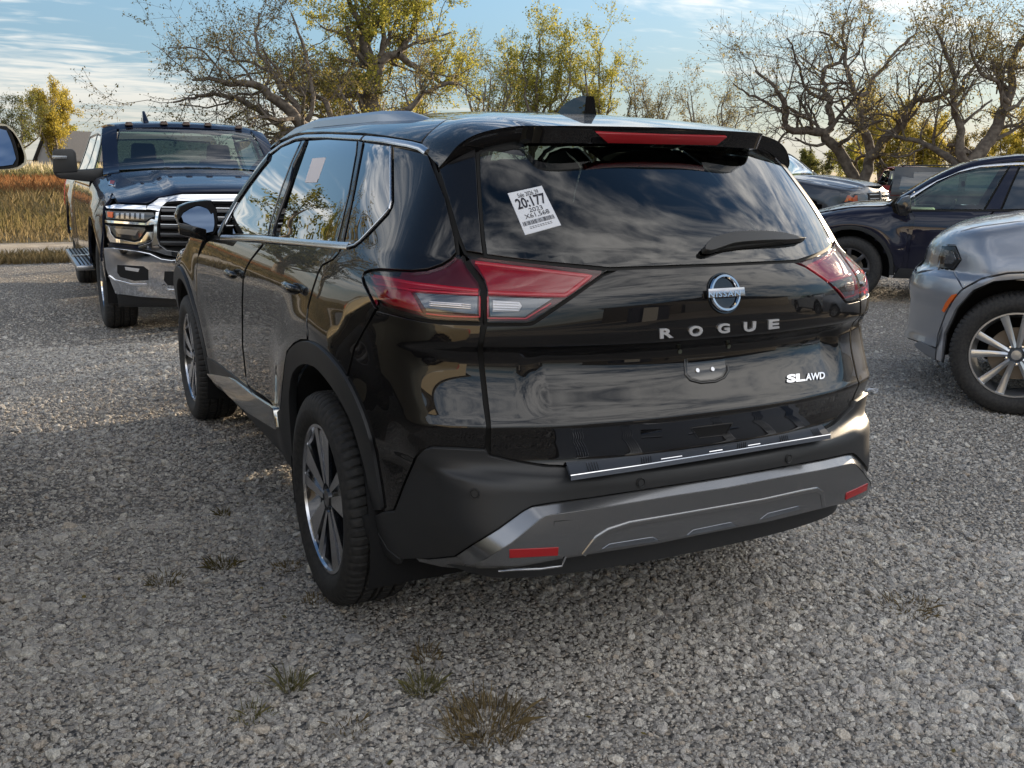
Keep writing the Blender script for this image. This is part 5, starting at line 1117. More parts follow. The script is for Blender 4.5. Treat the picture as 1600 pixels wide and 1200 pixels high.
# door handles
for p in ((462,449),(367,427.5)):
    P=V.hit([p])[0]
    for s_ in (-1,1):
        mb=MB();rg=[]
        for t in np.linspace(-1,1,13):
            r_=.017*math.sqrt(max(0,1-t**4))+.001;rg.append([(s_*(-P[0]+.030-.020*t*t)+0,P[1]+t*.095,P[2])+np.array([r_*.75*math.cos(q),0,r_*math.sin(q)]) for q in np.linspace(0,2*math.pi,12,endpoint=False)])
        mb.loft(rg);mb.build('door_handle',P_BLACK,suv,auto=60)
        mb=MB();mb.box((s_*(-P[0]+.031),P[1],P[2]+.009),(.006,.13,.004));mb.build('handle_trim',M_CHROME,suv)
# mirrors
for s_ in (-1,1):
    mp_=lambda pts,y:V.ony(np.array(pts,float),y)
    Hs=mp_(smooth_px([(275,338),(280,323),(294,316.5),(318,313),(331,314),(338.5,325),(341,346),(339,362),(332,368.5),(311,369.5),(296,367.5),(283,357)],2),2.98)
    cn=Hs.mean(0);rings=[]
    for t,sc,in_ in ((.0,.955,0),(0,1.0,0),(.03,1.03,0),(.08,.98,0),(.13,.82,0),(.16,.5,0),(.17,.05,0)):
        r_=cn+(Hs-cn)*sc;r_[:,1]=2.98+t*1.2;r_[:,0]*=1;rings.append(r_*np.array([-s_ if s_>0 else 1,1,1]) if s_>0 else r_)
    mb=MB();mb.loft(rings,caps=False);mo=mb.build('wing_mirror',P_BLACK,suv,auto=50)
    G_=mp_(smooth_px([(284,337),(290,326.5),(308,320.5),(328,319),(333.5,330),(335,350),(332,361),(318,364.5),(300,363),(290,353)],2),2.975);rim=[Hs*[1,1,1],];
    f_=(lambda Q:Q*np.array([-1,1,1]) if s_>0 else Q)
    mb=MB();mb.loft([f_(cn+(Hs-cn)*.955),f_(G_+np.array([0,.006,0]))],caps=False);mb.build('mirror_rim',M_DARK,mo)
    G3=G_+np.array([0,.010,0]);G3[:,1]+=(G3[:,2]-cn[2])*.20+(G3[:,0]-cn[0])*(-.12)-.004;mb=MB();mb.prism(f_(G3),(0,.004,0));mb.build('mirror_glass',mat('mirror_glass',(.13,.17,.24),.02,1.0),mo)
    arm=np.array([(-.90,2.96,1.10),(-.885,3.10,1.10),(-.885,3.10,1.16),(-.90,2.96,1.16)]);a2_=arm.copy();a2_[:,0]-=.13;a2_[:,2]+=.035
    mb=MB();mb.loft([f_(arm),f_(a2_)]);mb.build('mirror_arm',P_BLACK,mo,bevel=.006)
# roof rails, aerial
for s_ in (-1,1):
    ys=np.r_[1.00,1.16,1.4,1.8,2.2,2.6,2.85,2.93];hs=np.r_[.004,.030,.036,.036,.036,.034,.028,.004];rg=[]
    for y,hh in zip(ys,hs):
        x=.53-.02*max(0,(1.3-y))*4; z=V.pt(('t',-x,y))[2]-.006
        rg.append([(s_*(x+.024),y,z),(s_*(x+.014),y,z+hh*.75),(s_*(x-.002),y,z+hh+.003),(s_*(x-.020),y,z+hh),(s_*(x-.026),y,z)])
    mb=MB();mb.loft(rg);mb.build('roof_rail',M_RAIL,suv,auto=30)
pf=V.onx(np.array([(878,177.5),(885,168),(893,160),(904,153.5),(917,149.5),(922,150),(922.5,178)],float),0.0)
zb=pf[0][2];mb=MB();rg=[]
for k in (-1,0,1):
    pass
top=pf.copy();lft=[];
mb.loft([np.stack([(p[0]+sx*.026*(1-max(0,(p[2]-zb))/.085)**.6 if True else 0,p[1],p[2]) for p in np.vstack([pf[:1]+[0,0,-.01],pf[1:-1],pf[-1:]+[0,0,-.01]])]) for sx in (-1,-.5,.5,1)]);mb.build('shark_fin_aerial',P_BLACK,suv,auto=50)
# cabin
for x,y in ((-.36,2.45),(.36,2.45),(-.42,1.45),(.42,1.45),(0,1.47)):
    mb=MB();mb.box((x,y-.12,1.00),(.46,.13,.70),taper=.85);mb.build('seat',M_CABIN,suv,bevel=.03)
    mb=MB();mb.box((x,y-.15,1.42),(.24,.09,.19),taper=.9);mb.build('headrest',M_CABIN,suv,bevel=.03)
mb=MB();mb.box((0,3.35,1.02),(1.3,.35,.16));mb.build('dashboard',M_CABIN,suv,bevel=.03)
mb=MB();mb.box((.0,3.05,1.47),(.22,.03,.07));mb.build('inside_mirror',M_CABIN,suv,bevel=.01)
# ------------------------------------------------------------ other vehicles
def truck_F(Lb=5.9,front=.95,s=1.0,cab=(-.45,-1.12,-2.95),roof=1.90,hood=(1.22,1.29,1.37,1.41)):
    T=Sp([(-Lb+front,1.36),(cab[2]-.16,1.36),(cab[2]-.04,1.45),(cab[2]+.03,roof-.1),(cab[2]+.25,roof-.02),(cab[1]-.7,roof),(cab[1]-.1,roof-.03),(cab[1],roof-.07),(cab[0]-.02,hood[3]+.02),(cab[0]+.08,hood[3]),(0,hood[2]),(.55,hood[1]),(.85,hood[0]),(.95,hood[0]-.10)])
    Vz=Sp([(.2,-.05),(.4,-.02),(.7,0),(1.0,0),(1.18,-.02),(1.32,-.05),(1.42,-.10),(1.6,-.17),(1.8,-.24),(1.9,-.30)])
    Yf=Sp([(.2,.86),(.4,.93),(.8,.97),(1.0,.96),(1.2,.92),(1.3,.85)])
    def F(P):
        x,y,z=P[:,0]/s,P[:,1]/s,P[:,2]/s;a=np.sqrt(x*x+1e-6)
        W=1.01+Vz(z)-.06*ss(y,.3,1.0)
        for yc in (0,-3.65):
            r=np.sqrt((y-yc)**2+(z-.40)**2);W=W+.03*np.exp(-((r-.62)/.12)**2)
        Tt=T(y)-.07*(a/.9)**2.5
        # raised centre of the bonnet
        Tt=Tt+.035*ss(a,.52,.40)*ss(y,-.4,-.1)*ss(y,1.1,.8)-.02*ss(a,.6,.8)*ss(y,-.5,.2)
        return s*lse(.028,(a-W)/1.05,(z-Tt)/(1+.35*ss(y,cab[0]+.1,cab[0]-.1)*ss(y,cab[1]-.05,cab[1]+.1)),.32-z,y-(Yf(z)-.13*(a/.9)**3),(-Lb+front)-y)
    return F
def arch_hole(vh,parent,yc,zc,r,hw,m=M_DARK,w=.30):
    for sx in (-1,1):
        mb=MB();k=28;a=np.linspace(-.25,math.pi+.25,k)
        V1=np.concatenate([np.stack([np.full(k,sx*x_),yc+r*np.cos(a),zc+r*np.sin(a)],1) for x_ in (hw,hw-w)]);mb.add(V1,[(i,i+1,k+1+i,k+i) for i in range(k-1)]);mb.add(np.concatenate([V1[k:],[[sx*(hw-w),yc,zc]]]),[(i,i+1,k) for i in range(k-1)]);mb.build('wheel_liner',m,parent,auto=50)
def circ(yc,zc,r,a0,a1,n,k='s'): return [(k,yc+r*math.cos(a),zc+r*math.sin(a)) for a in np.linspace(a0,a1,n)]
def pickup(name,label,loc,rz,pm,s=1.0,chrome=M_CHROME,grille='louvres',group=None,wheelmat=M_ALLOY,mirror_mat=None,glass=M_FRONTGLASS,traced=False,cross=False):
    root=thing(name,label,'pickup truck',loc,rz,group);F=truck_F(s=s);v=Veh(F,root,loc,rz,tmax=45)
    q=lambda k,a,b:(k,a*s,b*s);h=.07*s
    for yc in (0,-3.65):
        for sx in (-1,1): wheel(root,sx*.86*s,yc*s,.405*s,.265*s,.27*s,'truck',sx,mats=(wheelmat,M_ALLOYDARK))
        arch_hole(v,root,yc*s,.42*s,.53*s,.985*s)
    A=lambda yc,r,a0,a1,n:[q('s',yc+r*math.cos(a),.42+r*math.sin(a)) for a in np.linspace(a0,a1,n)]
    P_=lambda nm,o,m,**k:v.panel(nm,o,m,h=k.pop('h',h),gap=.004,depth=.03,**k)
    if not traced:
        P_('bonnet',[q('t',0,.86),q('t',-.55,.84),q('t',-.78,.70),q('t',-.80,.2),q('t',-.80,-.36),q('t',0,-.40)],pm,sym=True,c=(0,.1,.7*s))
        P_('front_fascia',[q('f',0,1.17),q('f',-.6,1.16),q('s',.66,1.15),q('s',.60,.95),q('s',.56,.70),q('f',-.6,.68),q('f',0,.68)],pm if cross else chrome,sym=True,c=(0,.1,.8*s),off=.002)
        P_('grille',[q('f',0,1.13),q('f',-.50,1.12),q('f',-.46,.76),q('f',0,.75)],M_DARK,sym=True,c=(0,.1,.8*s),off=.012)
        for k in range(5): v.strip('grille_bar',[q('f',-.47,1.08-k*.07),q('f',.47,1.08-k*.07)],.028*s,.012,mat('grille_bar_metal',(.20,.20,.21),.25,.8),off=.012)
        if cross:
            v.strip('grille_cross',[q('f',0,1.14),q('f',0,.76)],.05*s,.03,pm,off=.012);v.strip('grille_cross',[q('f',-.49,.94),q('f',.49,.94)],.05*s,.03,pm,off=.012)
        P_('headlight',[q('f',-.55,1.13),q('f',-.80,1.11),q('s',.74,1.10),q('s',.70,.93),q('f',-.80,.86),q('f',-.57,.88)],M_LENS,c=(0,.1,.8*s),off=.016,mirror=True)
        P_('headlight_bowl',[q('f',-.56,1.12),q('f',-.82,1.09),q('f',-.80,.88),q('f',-.58,.89)],M_LAMPGREY,c=(0,.1,.8*s),off=.010,mirror=True)
        P_('amber_marker',[q('f',-.82,1.08),q('s',.74,1.08),q('s',.70,.96),q('f',-.82,.92)],M_ORANGE,c=(0,.1,.8*s),off=.012,mirror=True)
        P_('front_bumper',[q('f',0,.66),q('f',-.6,.67),q('s',.62,.66),q('s',.56,.50),q('f',-.6,.42),q('f',0,.40)],chrome,sym=True,c=(0,.1,.6*s),off=.05)
        P_('windscreen',[q('t',0,-.50),q('t',-.72,-.52),q('t',-.66,-1.06),q('t',0,-1.08)],glass,sym=True,c=(0,-1.5*s,.9*s))
    P_('front_wing',[q('s',-.62,.60),q('s',-.66,.9),q('s',-.62,1.22),q('s',-.40,1.33),q('s',.2,1.28),q('s',.62,1.18),q('s',.60,.95),q('s',.56,.72)]+A(0,.58,.40,math.pi-.30,12),pm,c=(0,0,.7*s),mirror=True)
    P_('front_door',[q('s',-.64,.52),q('s',-.68,.9),q('s',-.64,1.24),q('s',-1.66,1.25),q('s',-1.68,.52)],pm,c=(0,-1.2*s,.9*s),mirror=True)
    P_('rear_door',[q('s',-1.70,.52),q('s',-1.68,1.25),q('s',-2.72,1.25),q('s',-2.80,.9),q('s',-2.74,.52)],pm,c=(0,-2.2*s,.9*s),mirror=True)
    P_('front_side_window',[q('s',-.72,1.31),q('s',-1.20,1.72),q('s',-1.66,1.74),q('s',-1.66,1.29)],glass,c=(0,-1.4*s,.9*s),mirror=True)
    P_('rear_side_window',[q('s',-1.74,1.29),q('s',-1.74,1.74),q('s',-2.62,1.72),q('s',-2.74,1.45),q('s',-2.74,1.29)],glass,c=(0,-2.2*s,.9*s),mirror=True)
    v.strip('window_frame',[q('s',-.66,1.28),q('s',-1.16,1.76),q('s',-1.7,1.79),q('s',-2.66,1.77),q('s',-2.80,1.5),q('s',-2.80,1.28)],.07*s,.006,pm,mirror=True)
    v.strip('window_frame',[q('s',-.66,1.265),q('s',-2.80,1.265)],.05*s,.006,pm,mirror=True);v.strip('door_pillar',[q('s',-1.70,1.27),q('s',-1.70,1.77)],.08*s,.005,pm,mirror=True)
    v.strip('windscreen_pillar',[q('t',-.80,-.42),q('t',-.755,-.9),q('t',-.72,-1.16)],.14*s,.006,pm,mirror=True)
    P_('cab_rear_window',[q('r',0,1.74),q('r',-.55,1.72),q('r',-.58,1.46),q('r',0,1.46)],glass,sym=True,c=(0,-2*s,.9*s))
    P_('roof',[q('t',0,-1.10),q('t',-.66,-1.10),q('t',-.715,-1.5),q('t',-.715,-2.6),q('t',-.66,-2.84),q('t',0,-2.86)],pm,sym=True,c=(0,-2*s,.9*s))
    P_('bed_side',[q('s',-2.84,.55),q('s',-2.84,1.28),q('s',-4.90,1.28),q('s',-4.90,.62)]+A(-3.65,.58,math.pi+.05,-.0,1)[:0]+[q('s',-4.30,.60)]+A(-3.65,.58,math.pi-.25,.25,12),pm,c=(0,-3.8*s,.7*s),mirror=True)
    P_('tailgate',[q('r',0,1.28),q('r',-.80,1.28),q('r',-.80,.66),q('r',0,.66)],pm,sym=True,c=(0,-4.2*s,.8*s))
    P_('tail_light',[q('r',-.84,1.26),q('s',-4.86,1.26),q('s',-4.86,.90),q('r',-.84,.90)],M_REDBRIGHT,c=(0,-4.2*s,.8*s),mirror=True,off=.006)
    P_('rear_bumper',[q('r',0,.62),q('r',-.9,.62),q('r',-.9,.44),q('r',0,.44)],chrome,sym=True,c=(0,-4.2*s,.6*s),off=.05)
    painted_shell(v,pm,np.linspace(-4.85,.80,60)*s,.95*s,lambda q:(min(math.hypot(q[1]/s,q[2]/s-.42),math.hypot(q[1]/s+3.65,q[2]/s-.42))<.56) or (q[2]>1.24*s and -3.12*s<q[1]<-.42*s) or (traced and q[1]>.60 and q[2]<1.20),zc=.8*s,z0=.5*s,off=-.008,front=not traced)
    mb=MB();mb.box((0,-1.9*s,.80*s),(1.80*s,2.3*s,.80*s));mb.box((0,-1.95*s,.5*s),(1.3*s,5.6*s,.25*s));mb.box((0,.1*s,.85*s),(1.2*s,1.3*s,.5*s));mb.box((0,-3.9*s,.9*s),(1.4*s,1.9*s,.5*s));mb.build('chassis',M_DARK,root)
    for x,y in ((-.38,-1.5),(.38,-1.5)):
        mb=MB();mb.box((x*s,y*s,1.30*s),(.46*s,.14*s,.42*s),taper=.85);mb.build('seat',M_CABIN,root,bevel=.03);mb=MB();mb.box((x*s,y*s,1.58*s),(.26*s,.1*s,.17*s),taper=.85);mb.build('headrest',M_CABIN,root,bevel=.03)
    mb=MB();mb.box((0,-2.55*s,1.28*s),(1.3*s,.14*s,.36*s));mb.build('rear_seat',M_CABIN,root,bevel=.03)
    mb=MB();mb.box((0,-.72*s,1.30*s),(1.5*s,.3*s,.14*s));mb.build('dashboard',M_CABIN,root,bevel=.03)
    if mirror_mat is not None:
        for sx in (-1,1):
            mb=MB();mb.loft([[(sx*s*(1.00+dx),-.92*s+dy,z*s) for dx,z in ((.0,1.24),(.24,1.26),(.25,1.50),(.03,1.50))] for dy in (-.10,.0,.08)]);mb.build('wing_mirror',mirror_mat,root,bevel=.03)
    return root,v
# dark blue heavy pickup facing the camera, traced front
RB=paint('dark_blue_grey_paint',(.006,.011,.028),.1,.03)
rl=(-.10,7.35,0)
ramr,R2=pickup('parked_pickup','dark blue crew-cab pickup with chrome grille facing the camera, left of the black SUV',rl,math.pi,RB,traced=True,wheelmat=M_CHROME,glass=M_FRONTGLASS)
ramr['category']='pickup truck'
RC=(0,.1,.8)
def rp(nm,o,m,**k):
    k.setdefault('c',RC);k.setdefault('h',.03);return R2.panel(nm,o,m,gap=k.pop('gap',.003),depth=k.pop('depth',.03),**k)
def xm(pts):  # tag local +x (the truck's right is at the left of the picture)
    return pts
def both(nm,o,m,**k):
    """panel traced on the truck's right half (image left) and mirrored"""
    return rp(nm,o,m,mirror=True,**k)
def symR(nm,o,m,**k):
    """outline traced from the image left to the centre line; completed by mirroring"""
    P=R2.trace(o,k.get('off',0),closed=False,smooth=0);P=P*np.array([-1,1,1]);ok=np.where(P[:,0]<-1e-3)[0];P=P[ok[0]:ok[-1]+1]
    a=P[0].copy();b=P[-1].copy();a[0]=0;b[0]=0;full=np.vstack([a[None],P,b[None],P[::-1]*np.array([-1,1,1])]);
    F=R2.Fo(k.get('off',0));return rp(nm,None,m,pre=full,**k)
rp_c=360
symR('bonnet',[(366,299),(340,299.5),(284,300.5),(268,304),(246,308),(237,315),(229,318),(184,316),(174,300),(165,290.5),(169,280),(175,271),(235,266),(317,264),(366,264)],RB,h=.035)
symR('windscreen',[(366,206),(300,202),(186,200),(181,230),(178,266),(235,262.5),(317,261.5),(366,262)],M_DIMGLASS,c=(0,-1.5,.9),h=.05)
symR('grille_backing',[(366,304),(268,305),(246,309),(238,316),(230,320),(167,320),(163,330),(164,360),(169,382),(216,388),(244,396),(280,402),(366,404)],M_DARK,off=-.05)
symR('grille_surround',[(366,303),(284,303),(268,305.5),(248,309),(240,315),(230,321),(228,327),(243,329),(249,331),(252,324),(261,315.5),(281,314),(366,315)],M_CHROME,off=.02,h=.02)
symR('grille_surround',[(366,395),(281,393.5),(261,390.5),(250,383),(245.5,371),(246,352),(249,331),(243,331),(240,352),(239,372),(236,378),(224,382),(216,384),(216,388),(244,394),(260,399),(280,402),(366,403)],M_CHROME,off=.02,h=.02)
both('headlight_brow',[(164,322),(180,318.5),(229,320.5),(229,328),(167,326)],M_CHROME,off=.02,h=.02)
both('upper_headlight',[(164.5,328.5),(240,331.5),(243,338),(232,343),(228,346.5),(166,342)],mat('dark_lamp',(.03,.033,.036),.12,.3,1.0),off=.004,h=.02)
both('amber_marker',[(167,330),(176,330.5),(176,340.5),(167.5,339.5)],M_ORANGE,off=.018,h=.02)
for k in range(6): both('headlight_lens',[(180+k*8,331.8+k*.2),(186+k*8,332+k*.2),(186+k*8,342+k*.3),(180+k*8,341.5+k*.3)],mat('lamp_crystal',(.35,.36,.38),.15,.7),off=.014,h=.02,seal=False)
both('chrome_bar',[(163.5,343),(228,348),(236,341.5),(244.5,343),(243,351),(228,352.5),(164,348.5)],M_CHROME,off=.018,h=.02)
both('lower_headlight',[(170,352),(226,355),(228,359.5),(218,374),(210,376),(180,370),(173,360)],mat('dark_lamp',(.03,.033,.036),.12,.3,1.0),off=.006,h=.02)
both('headlight_lens',[(177,356),(217,359),(212,369),(184,366)],mat('lamp_bowl2',(.22,.225,.235),.2,.7),off=.012,h=.02,seal=False)
both('lamp_surround',[(164,350.5),(169,352),(173,364),(180,372),(210,378),(219,376),(229,362),(239,362),(239,374),(226,381),(216,383),(172,379),(167,370)],M_CHROME,off=.016,h=.02)
both('fascia_lower',[(168,380),(216,384),(228,389),(216,392),(170,387)],RB,off=.0,h=.02)
for k,y in enumerate((327,341,354,367,380)):
    P=R2.trace([(252-k*.5,y),(300,y+1),(366,y+2)],.0,closed=False);P=P[P[:,0]>0];P=np.vstack([P,(P[::-1]*np.array([-1,1,1]))]);R2.strip('grille_louvre',None,.045,.03,mat('grille_louvre_dark',(.03,.03,.033),.2,.3,.5),off=-.035,pre=P)
    if k<3: R2.strip('louvre_chrome',None,.008,.01,M_CHROME,off=-.005,pre=P+np.array([0,0,.018]))
symR('front_bumper',[(366,408),(280,406),(268,407),(252,404.5),(234,396.5),(210,391.5),(174,387),(162,387),(162,396),(165,420),(173,442),(180,459),(220,464.5),(278,468),(366,470)],M_CHROME,off=.10,h=.02,depth=.08,c=(0,.1,.65))
both('bumper_opening',[(183,414),(224,416),(232,422),(232,438),(210,439),(188,433),(183,426)],M_DARK,off=.1015,h=.03,seal=False,gap=0,depth=.001,c=(0,.1,.65))
both('fog_light',[(195,417),(218,420),(216,425),(196,422)],mat('lamp_crystal2',(.7,.7,.72),.2,.5),off=.103,h=.03,seal=False,gap=0,depth=.001,c=(0,.1,.65))
both('bumper_opening',[(257,424),(290,424),(290,448),(262,446),(256,438)],M_DARK,off=.1015,h=.03,seal=False,gap=0,depth=.001,c=(0,.1,.65))
for q in ([(182,427),(188,434),(210,440.5),(232,440.5)],[(256,440),(262,448),(290,450)]): R2.strip('opening_edge',q,.022,.012,M_CHROME,off=.10,mirror=True)
symR('air_dam',[(366,470),(278,467),(220,463),(182,460),(185,480),(200,487.5),(280,487),(366,488)],M_PLASTIC,off=.05,h=.04,depth=.05,c=(0,.1,.5))
for px in ((201,187.5),(256,190),(291,191.5),(325,193.5),(373,197)):
    P=R2.pt(('t',-float(R2.ony([px],-1.13)[0][0])*-1,-1.16));mb=MB();mb.box((P[0],P[1],P[2]+.014),(.075,.11,.034),taper=.75);mb.build('cab_marker_light',mat('smoked_amber',(.06,.03,.015),.2),ramr,bevel=.008)
P=R2.pt(('t',float(R2.ony([(226,180)],-1.35)[0][0]),-1.35));mb=MB();mb.loft([[(P[0]-.03,P[1]+.10,P[2]-.01),(P[0]+.03,P[1]+.10,P[2]-.01),(P[0]+.03,P[1]-.12,P[2]-.01),(P[0]-.03,P[1]-.12,P[2]-.01)],[(P[0]-.012,P[1]-.06,P[2]+.11),(P[0]+.012,P[1]-.06,P[2]+.11),(P[0]+.012,P[1]-.10,P[2]+.11),(P[0]-.012,P[1]-.10,P[2]+.11)]]);mb.build('roof_aerial',RB,ramr,bevel=.01)
for sx in (1,-1):
    pl=lambda pts,y:R2.ony(np.array(pts,float),y)*np.array([sx,1,1])
    a=pl([(82,236),(86,233),(113,233),(118,238),(121,269),(83,271)],-.62);mb=MB();mb.loft([a+[0,.06,0],a+[0,.02,0],(a-a.mean(0))*.96+a.mean(0)-[0,.14,0]]);tm=mb.build('towing_mirror',M_PLASTIC,ramr,bevel=.02)
    a=pl([(84,267),(140,264),(162,262),(162,284),(138,284),(94,279),(85,274)],-.62);mb=MB();mb.loft([a+[0,.05,0],a-[0,.10,0]]);mb.build('mirror_arm',M_PLASTIC,tm,bevel=.02)
    a=pl([(81.5,243),(104.5,243.5),(104.5,248),(82,249)],-.555);mb=MB();mb.prism(a,(0,.012,0));mb.build('mirror_light',mat('lamp_crystal',(.35,.36,.38),.15,.7),tm,bevel=.003)
    mb=MB();mb.box((sx*1.06,-1.75,.47),(.17,2.0,.05));rb=mb.build('running_board',mat('satin_step_metal',(.45,.46,.48),.3,.9),ramr,bevel=.012)
    for k in range(4): mb=MB();mb.box((sx*(1.0+k*.035),-1.75,.498),(.012,1.9,.008));mb.build('tread_rib',M_DARK,rb)
    mb=MB();mb.box((sx*1.06,-1.75,.505),(.15,.10,.012));mb.build('tread_rib',M_ALLOY,rb)
    # badge near the wing's top corner
P=R2.hit([(176,285)])[0]
R2.panel('engine_badge',[(171,279),(182,280),(179,290),(169,288)],M_CHROME,off=.006,c=RC,h=.03,gap=0,depth=.006,seal=False,mirror=True)
R2.panel('engine_badge',[(172.5,281.5),(179.5,282.3),(177.5,287.5),(171,286.5)],mat('badge_red',(.22,.03,.03),.4),off=.0075,c=RC,h=.03,gap=0,depth=.003,seal=False,mirror=True)
# --- silver SUV cut by the right edge of the frame
def box_suv(name,label,loc,rz,pm,T,Yf,hw,wy,wr,tmax,Vz=None,back=-4.2):
    root=thing(name,label,'SUV',loc,rz);Vz=Vz or Sp([(.2,-.08),(.35,-.035),(.5,-.015),(.7,0),(.85,0),(.98,-.02),(1.08,-.06),(1.3,-.14),(1.6,-.25),(1.75,-.34)])
    def F(P):
        x,y,z=P[:,0],P[:,1],P[:,2];a=np.sqrt(x*x+1e-6);W=hw+Vz(z)-.05*ss(y,.2,.9)
        for yc in wy:
            r=np.sqrt((y-yc)**2+(z-wr)**2);W=W+.03*np.exp(-((r-.52)/.12)**2)
        return lse(.03,(a-W)/1.05,(z-(T(y)-.06*(a/.9)**2.5)),.22-z,y-(Yf(z)-.30*(a/.9)**3.2),back-y)
    return root,Veh(F,root,loc,rz,tmax=tmax)
SIL_=paint('silver_grey_paint',(.27,.29,.33),.6,.03)
th=math.radians(35.5);lx=np.array([math.cos(th),math.sin(th)]);wc=D3([(1588,554)],6.0)[0];o_=wc[:2]+lx*.96
pre=Veh(None,None,(o_[0],o_[1],0),th)
pz=lambda pts,X:[(float(p[1]),float(p[2])) for p in pre.onx(np.array(pts,float),X)]
hood=sorted(pz([(1492,362),(1534,352.5),(1570,347.5),(1600,344)],-.70))
T_d=Sp([(-4.3,1.60),(-3.6,1.74),(-2.2,1.78),(-1.5,1.72),(-.75,1.30),(-.55,1.24)]+[(y,z+.035) for y,z in hood if y>-.5]+[(hood[-1][0]+.14,hood[-1][1]-.04)])
ff=sorted([(z,y) for y,z in pz([(1428,538),(1434,520),(1438,480),(1436,457),(1446,432),(1462,421),(1468,395),(1478,375)],-.80)])
ff2=[ff[0]]
for a in ff[1:]:
    if a[0]>ff2[-1][0]+.01: ff2.append(a)
Yf_d=Sp([(z,y+.12) for z,y in ff2])
dur,Du=box_suv('parked_suv','silver-grey SUV whose front corner and spoked wheel are cut off by the right edge',(o_[0],o_[1],0),th,SIL_,T_d,Yf_d,.97,(0,-3.05),float(wc[2]),12)
wr=float(wc[2]);print('dur wheel',wr,o_)
for yc in (0,-3.05):
    for sx in (-1,1): wheel(dur,sx*.86,yc,.385,.272,.26,'durango',sx,z=wr if wr<.385 else .385,mats=(mat('silver_alloy',(.50,.52,.55),.28,.9),M_ALLOYDARK))
    arch_hole(Du,dur,yc,wr,.46,.895)
dp=lambda nm,o,m,**k:Du.panel(nm,o,m,gap=k.pop('gap',.003),depth=k.pop('depth',.03),h=k.pop('h',.02),c=k.pop('c',(0,0,.65)),mirror=True,**k)
dp('front_wing',[(1474,382),(1482,371.5),(1493,363.5),(1534,354),(1600,345.5),('s',-.35,1.13),('s',-.62,1.14),('s',-.66,.9),('s',-.62,.40),('s',-.50,.45)]+[('s',.50*math.cos(a),wr+.50*math.sin(a)) for a in np.linspace(math.pi-.15,math.pi*.55,8)]+[(1600,425),(1575,426),(1534,434.5),(1505,450.5),(1490,423),(1502,406),(1493,383)],SIL_)
Du.panel('bumper_cover',[('f',0,.80),('f',-.45,.80),(1462,421),(1489,423.5),(1503.5,450.5),(1490,466),(1476,492),(1465,522.5),(1462,543),(1446,538),('f',-.45,.36),('f',0,.34)],SIL_,sym=True,c=(0,0,.65),h=.02,depth=.03)
dp('arch_trim',[(1505,452),(1534,436),(1575,427.5),(1600,426.5),('s',-.10,wr+.485),('s',-.10,wr+.455),(1600,436),(1553,440),(1520,454),(1492.5,484),(1474.6,522.5),(1470.5,566.5),(1462,562),(1463,543),(1466,522.5),(1477,492),(1491,467)],mat('silver_trim_shade',(.33,.35,.39),.35,.6,.4),off=.022)
dp('chin_spoiler',[(1437,532),(1462,545),(1461,563),(1440,551),(1430,543),(1428,537)],mat('grey_lower_plastic',(.12,.125,.135),.5),off=.01)
dp('headlight',[(1472,383.5),(1492,384.5),(1500.5,405.5),(1490,421),(1463,418),(1466,401)],M_LENS,depth=.02,off=.014)
dp('headlight_housing',[(1472,383.5),(1492,384.5),(1500.5,405.5),(1490,421),(1463,418),(1466,401)],mat('dark_lamp_housing',(.10,.105,.11),.3,.6),off=.003,seal=False)
dp('headlight_bowl',[(1475,390),(1489,392),(1494,405),(1487,414),(1473,412)],M_LAMPGREY,off=.007,seal=False)
dp('amber_marker',[(1470.5,486),(1476,473),(1486,460),(1495,458.5),(1489,468),(1475,489)],M_ORANGE,off=.008,h=.02)
dp('front_door',[('s',-.68,.42),('s',-.70,.9),('s',-.66,1.12),('s',-1.75,1.13),('s',-1.78,.42)],SIL_,c=(0,-1.2,.8),h=.05)
dp('rear_door',[('s',-1.80,.42),('s',-1.78,1.13),('s',-2.75,1.14),('s',-2.60,.75),('s',-2.50,.42)],SIL_,c=(0,-2.2,.8),h=.05)
dp('side_window',[('s',-.85,1.17),('s',-1.35,1.55),('s',-1.75,1.58),('s',-1.75,1.17)],M_SIDEGLASS,c=(0,-1.5,.8),h=.05)
dp('side_window',[('s',-1.82,1.17),('s',-1.82,1.58),('s',-3.7,1.52),('s',-3.9,1.17)],M_SIDEGLASS,c=(0,-2.7,.8),h=.06)
Du.panel('bonnet',[('t',0,.72),('t',-.5,.66),('t',-.70,.52),('t',-.74,0),('t',-.74,-.5),('t',0,-.52)],SIL_,sym=True,c=(0,0,.6),h=.04)
Du.panel('roof',[('t',0,-1.35),('t',-.60,-1.4),('t',-.62,-3.8),('t',0,-3.9)],SIL_,sym=True,c=(0,-2.5,.8),h=.06)
Du.panel('windscreen',[('t',0,-.62),('t',-.66,-.68),('t',-.60,-1.32),('t',0,-1.28)],M_FRONTGLASS,sym=True,c=(0,-1.5,.8),h=.06)
Du.panel('front_grille',[('f',0,.98),('f',-.35,.965),('f',-.32,.84),('f',0,.84)],M_DARK,sym=True,c=(0,0,.6),h=.05,off=.004)
dp('quarter_panel',[('s',-2.78,1.13),('s',-2.63,.75),('s',-2.60,.66)]+[('s',-3.05+.50*math.cos(a),wr+.50*math.sin(a)) for a in np.linspace(.6,math.pi-.3,9)]+[('s',-4.0,.5),('s',-4.05,1.1)],SIL_,c=(0,-3.1,.7),h=.05)
painted_shell(Du,SIL_,np.linspace(-4.1,.45,46),float(Yf_d(.7)),lambda q:(min(math.hypot(q[1],q[2]-wr),math.hypot(q[1]+3.05,q[2]-wr))<.485) or (q[2]>1.14 and -4.0<q[1]<-.62),z0=.45)
mb=MB();mb.box((0,-1.55,.62),(1.66,1.9,.7));mb.box((0,-.15,.58),(1.0,.8,.4));mb.box((0,-3.2,.7),(1.2,1.5,.7));mb.build('chassis',M_DARK,dur)
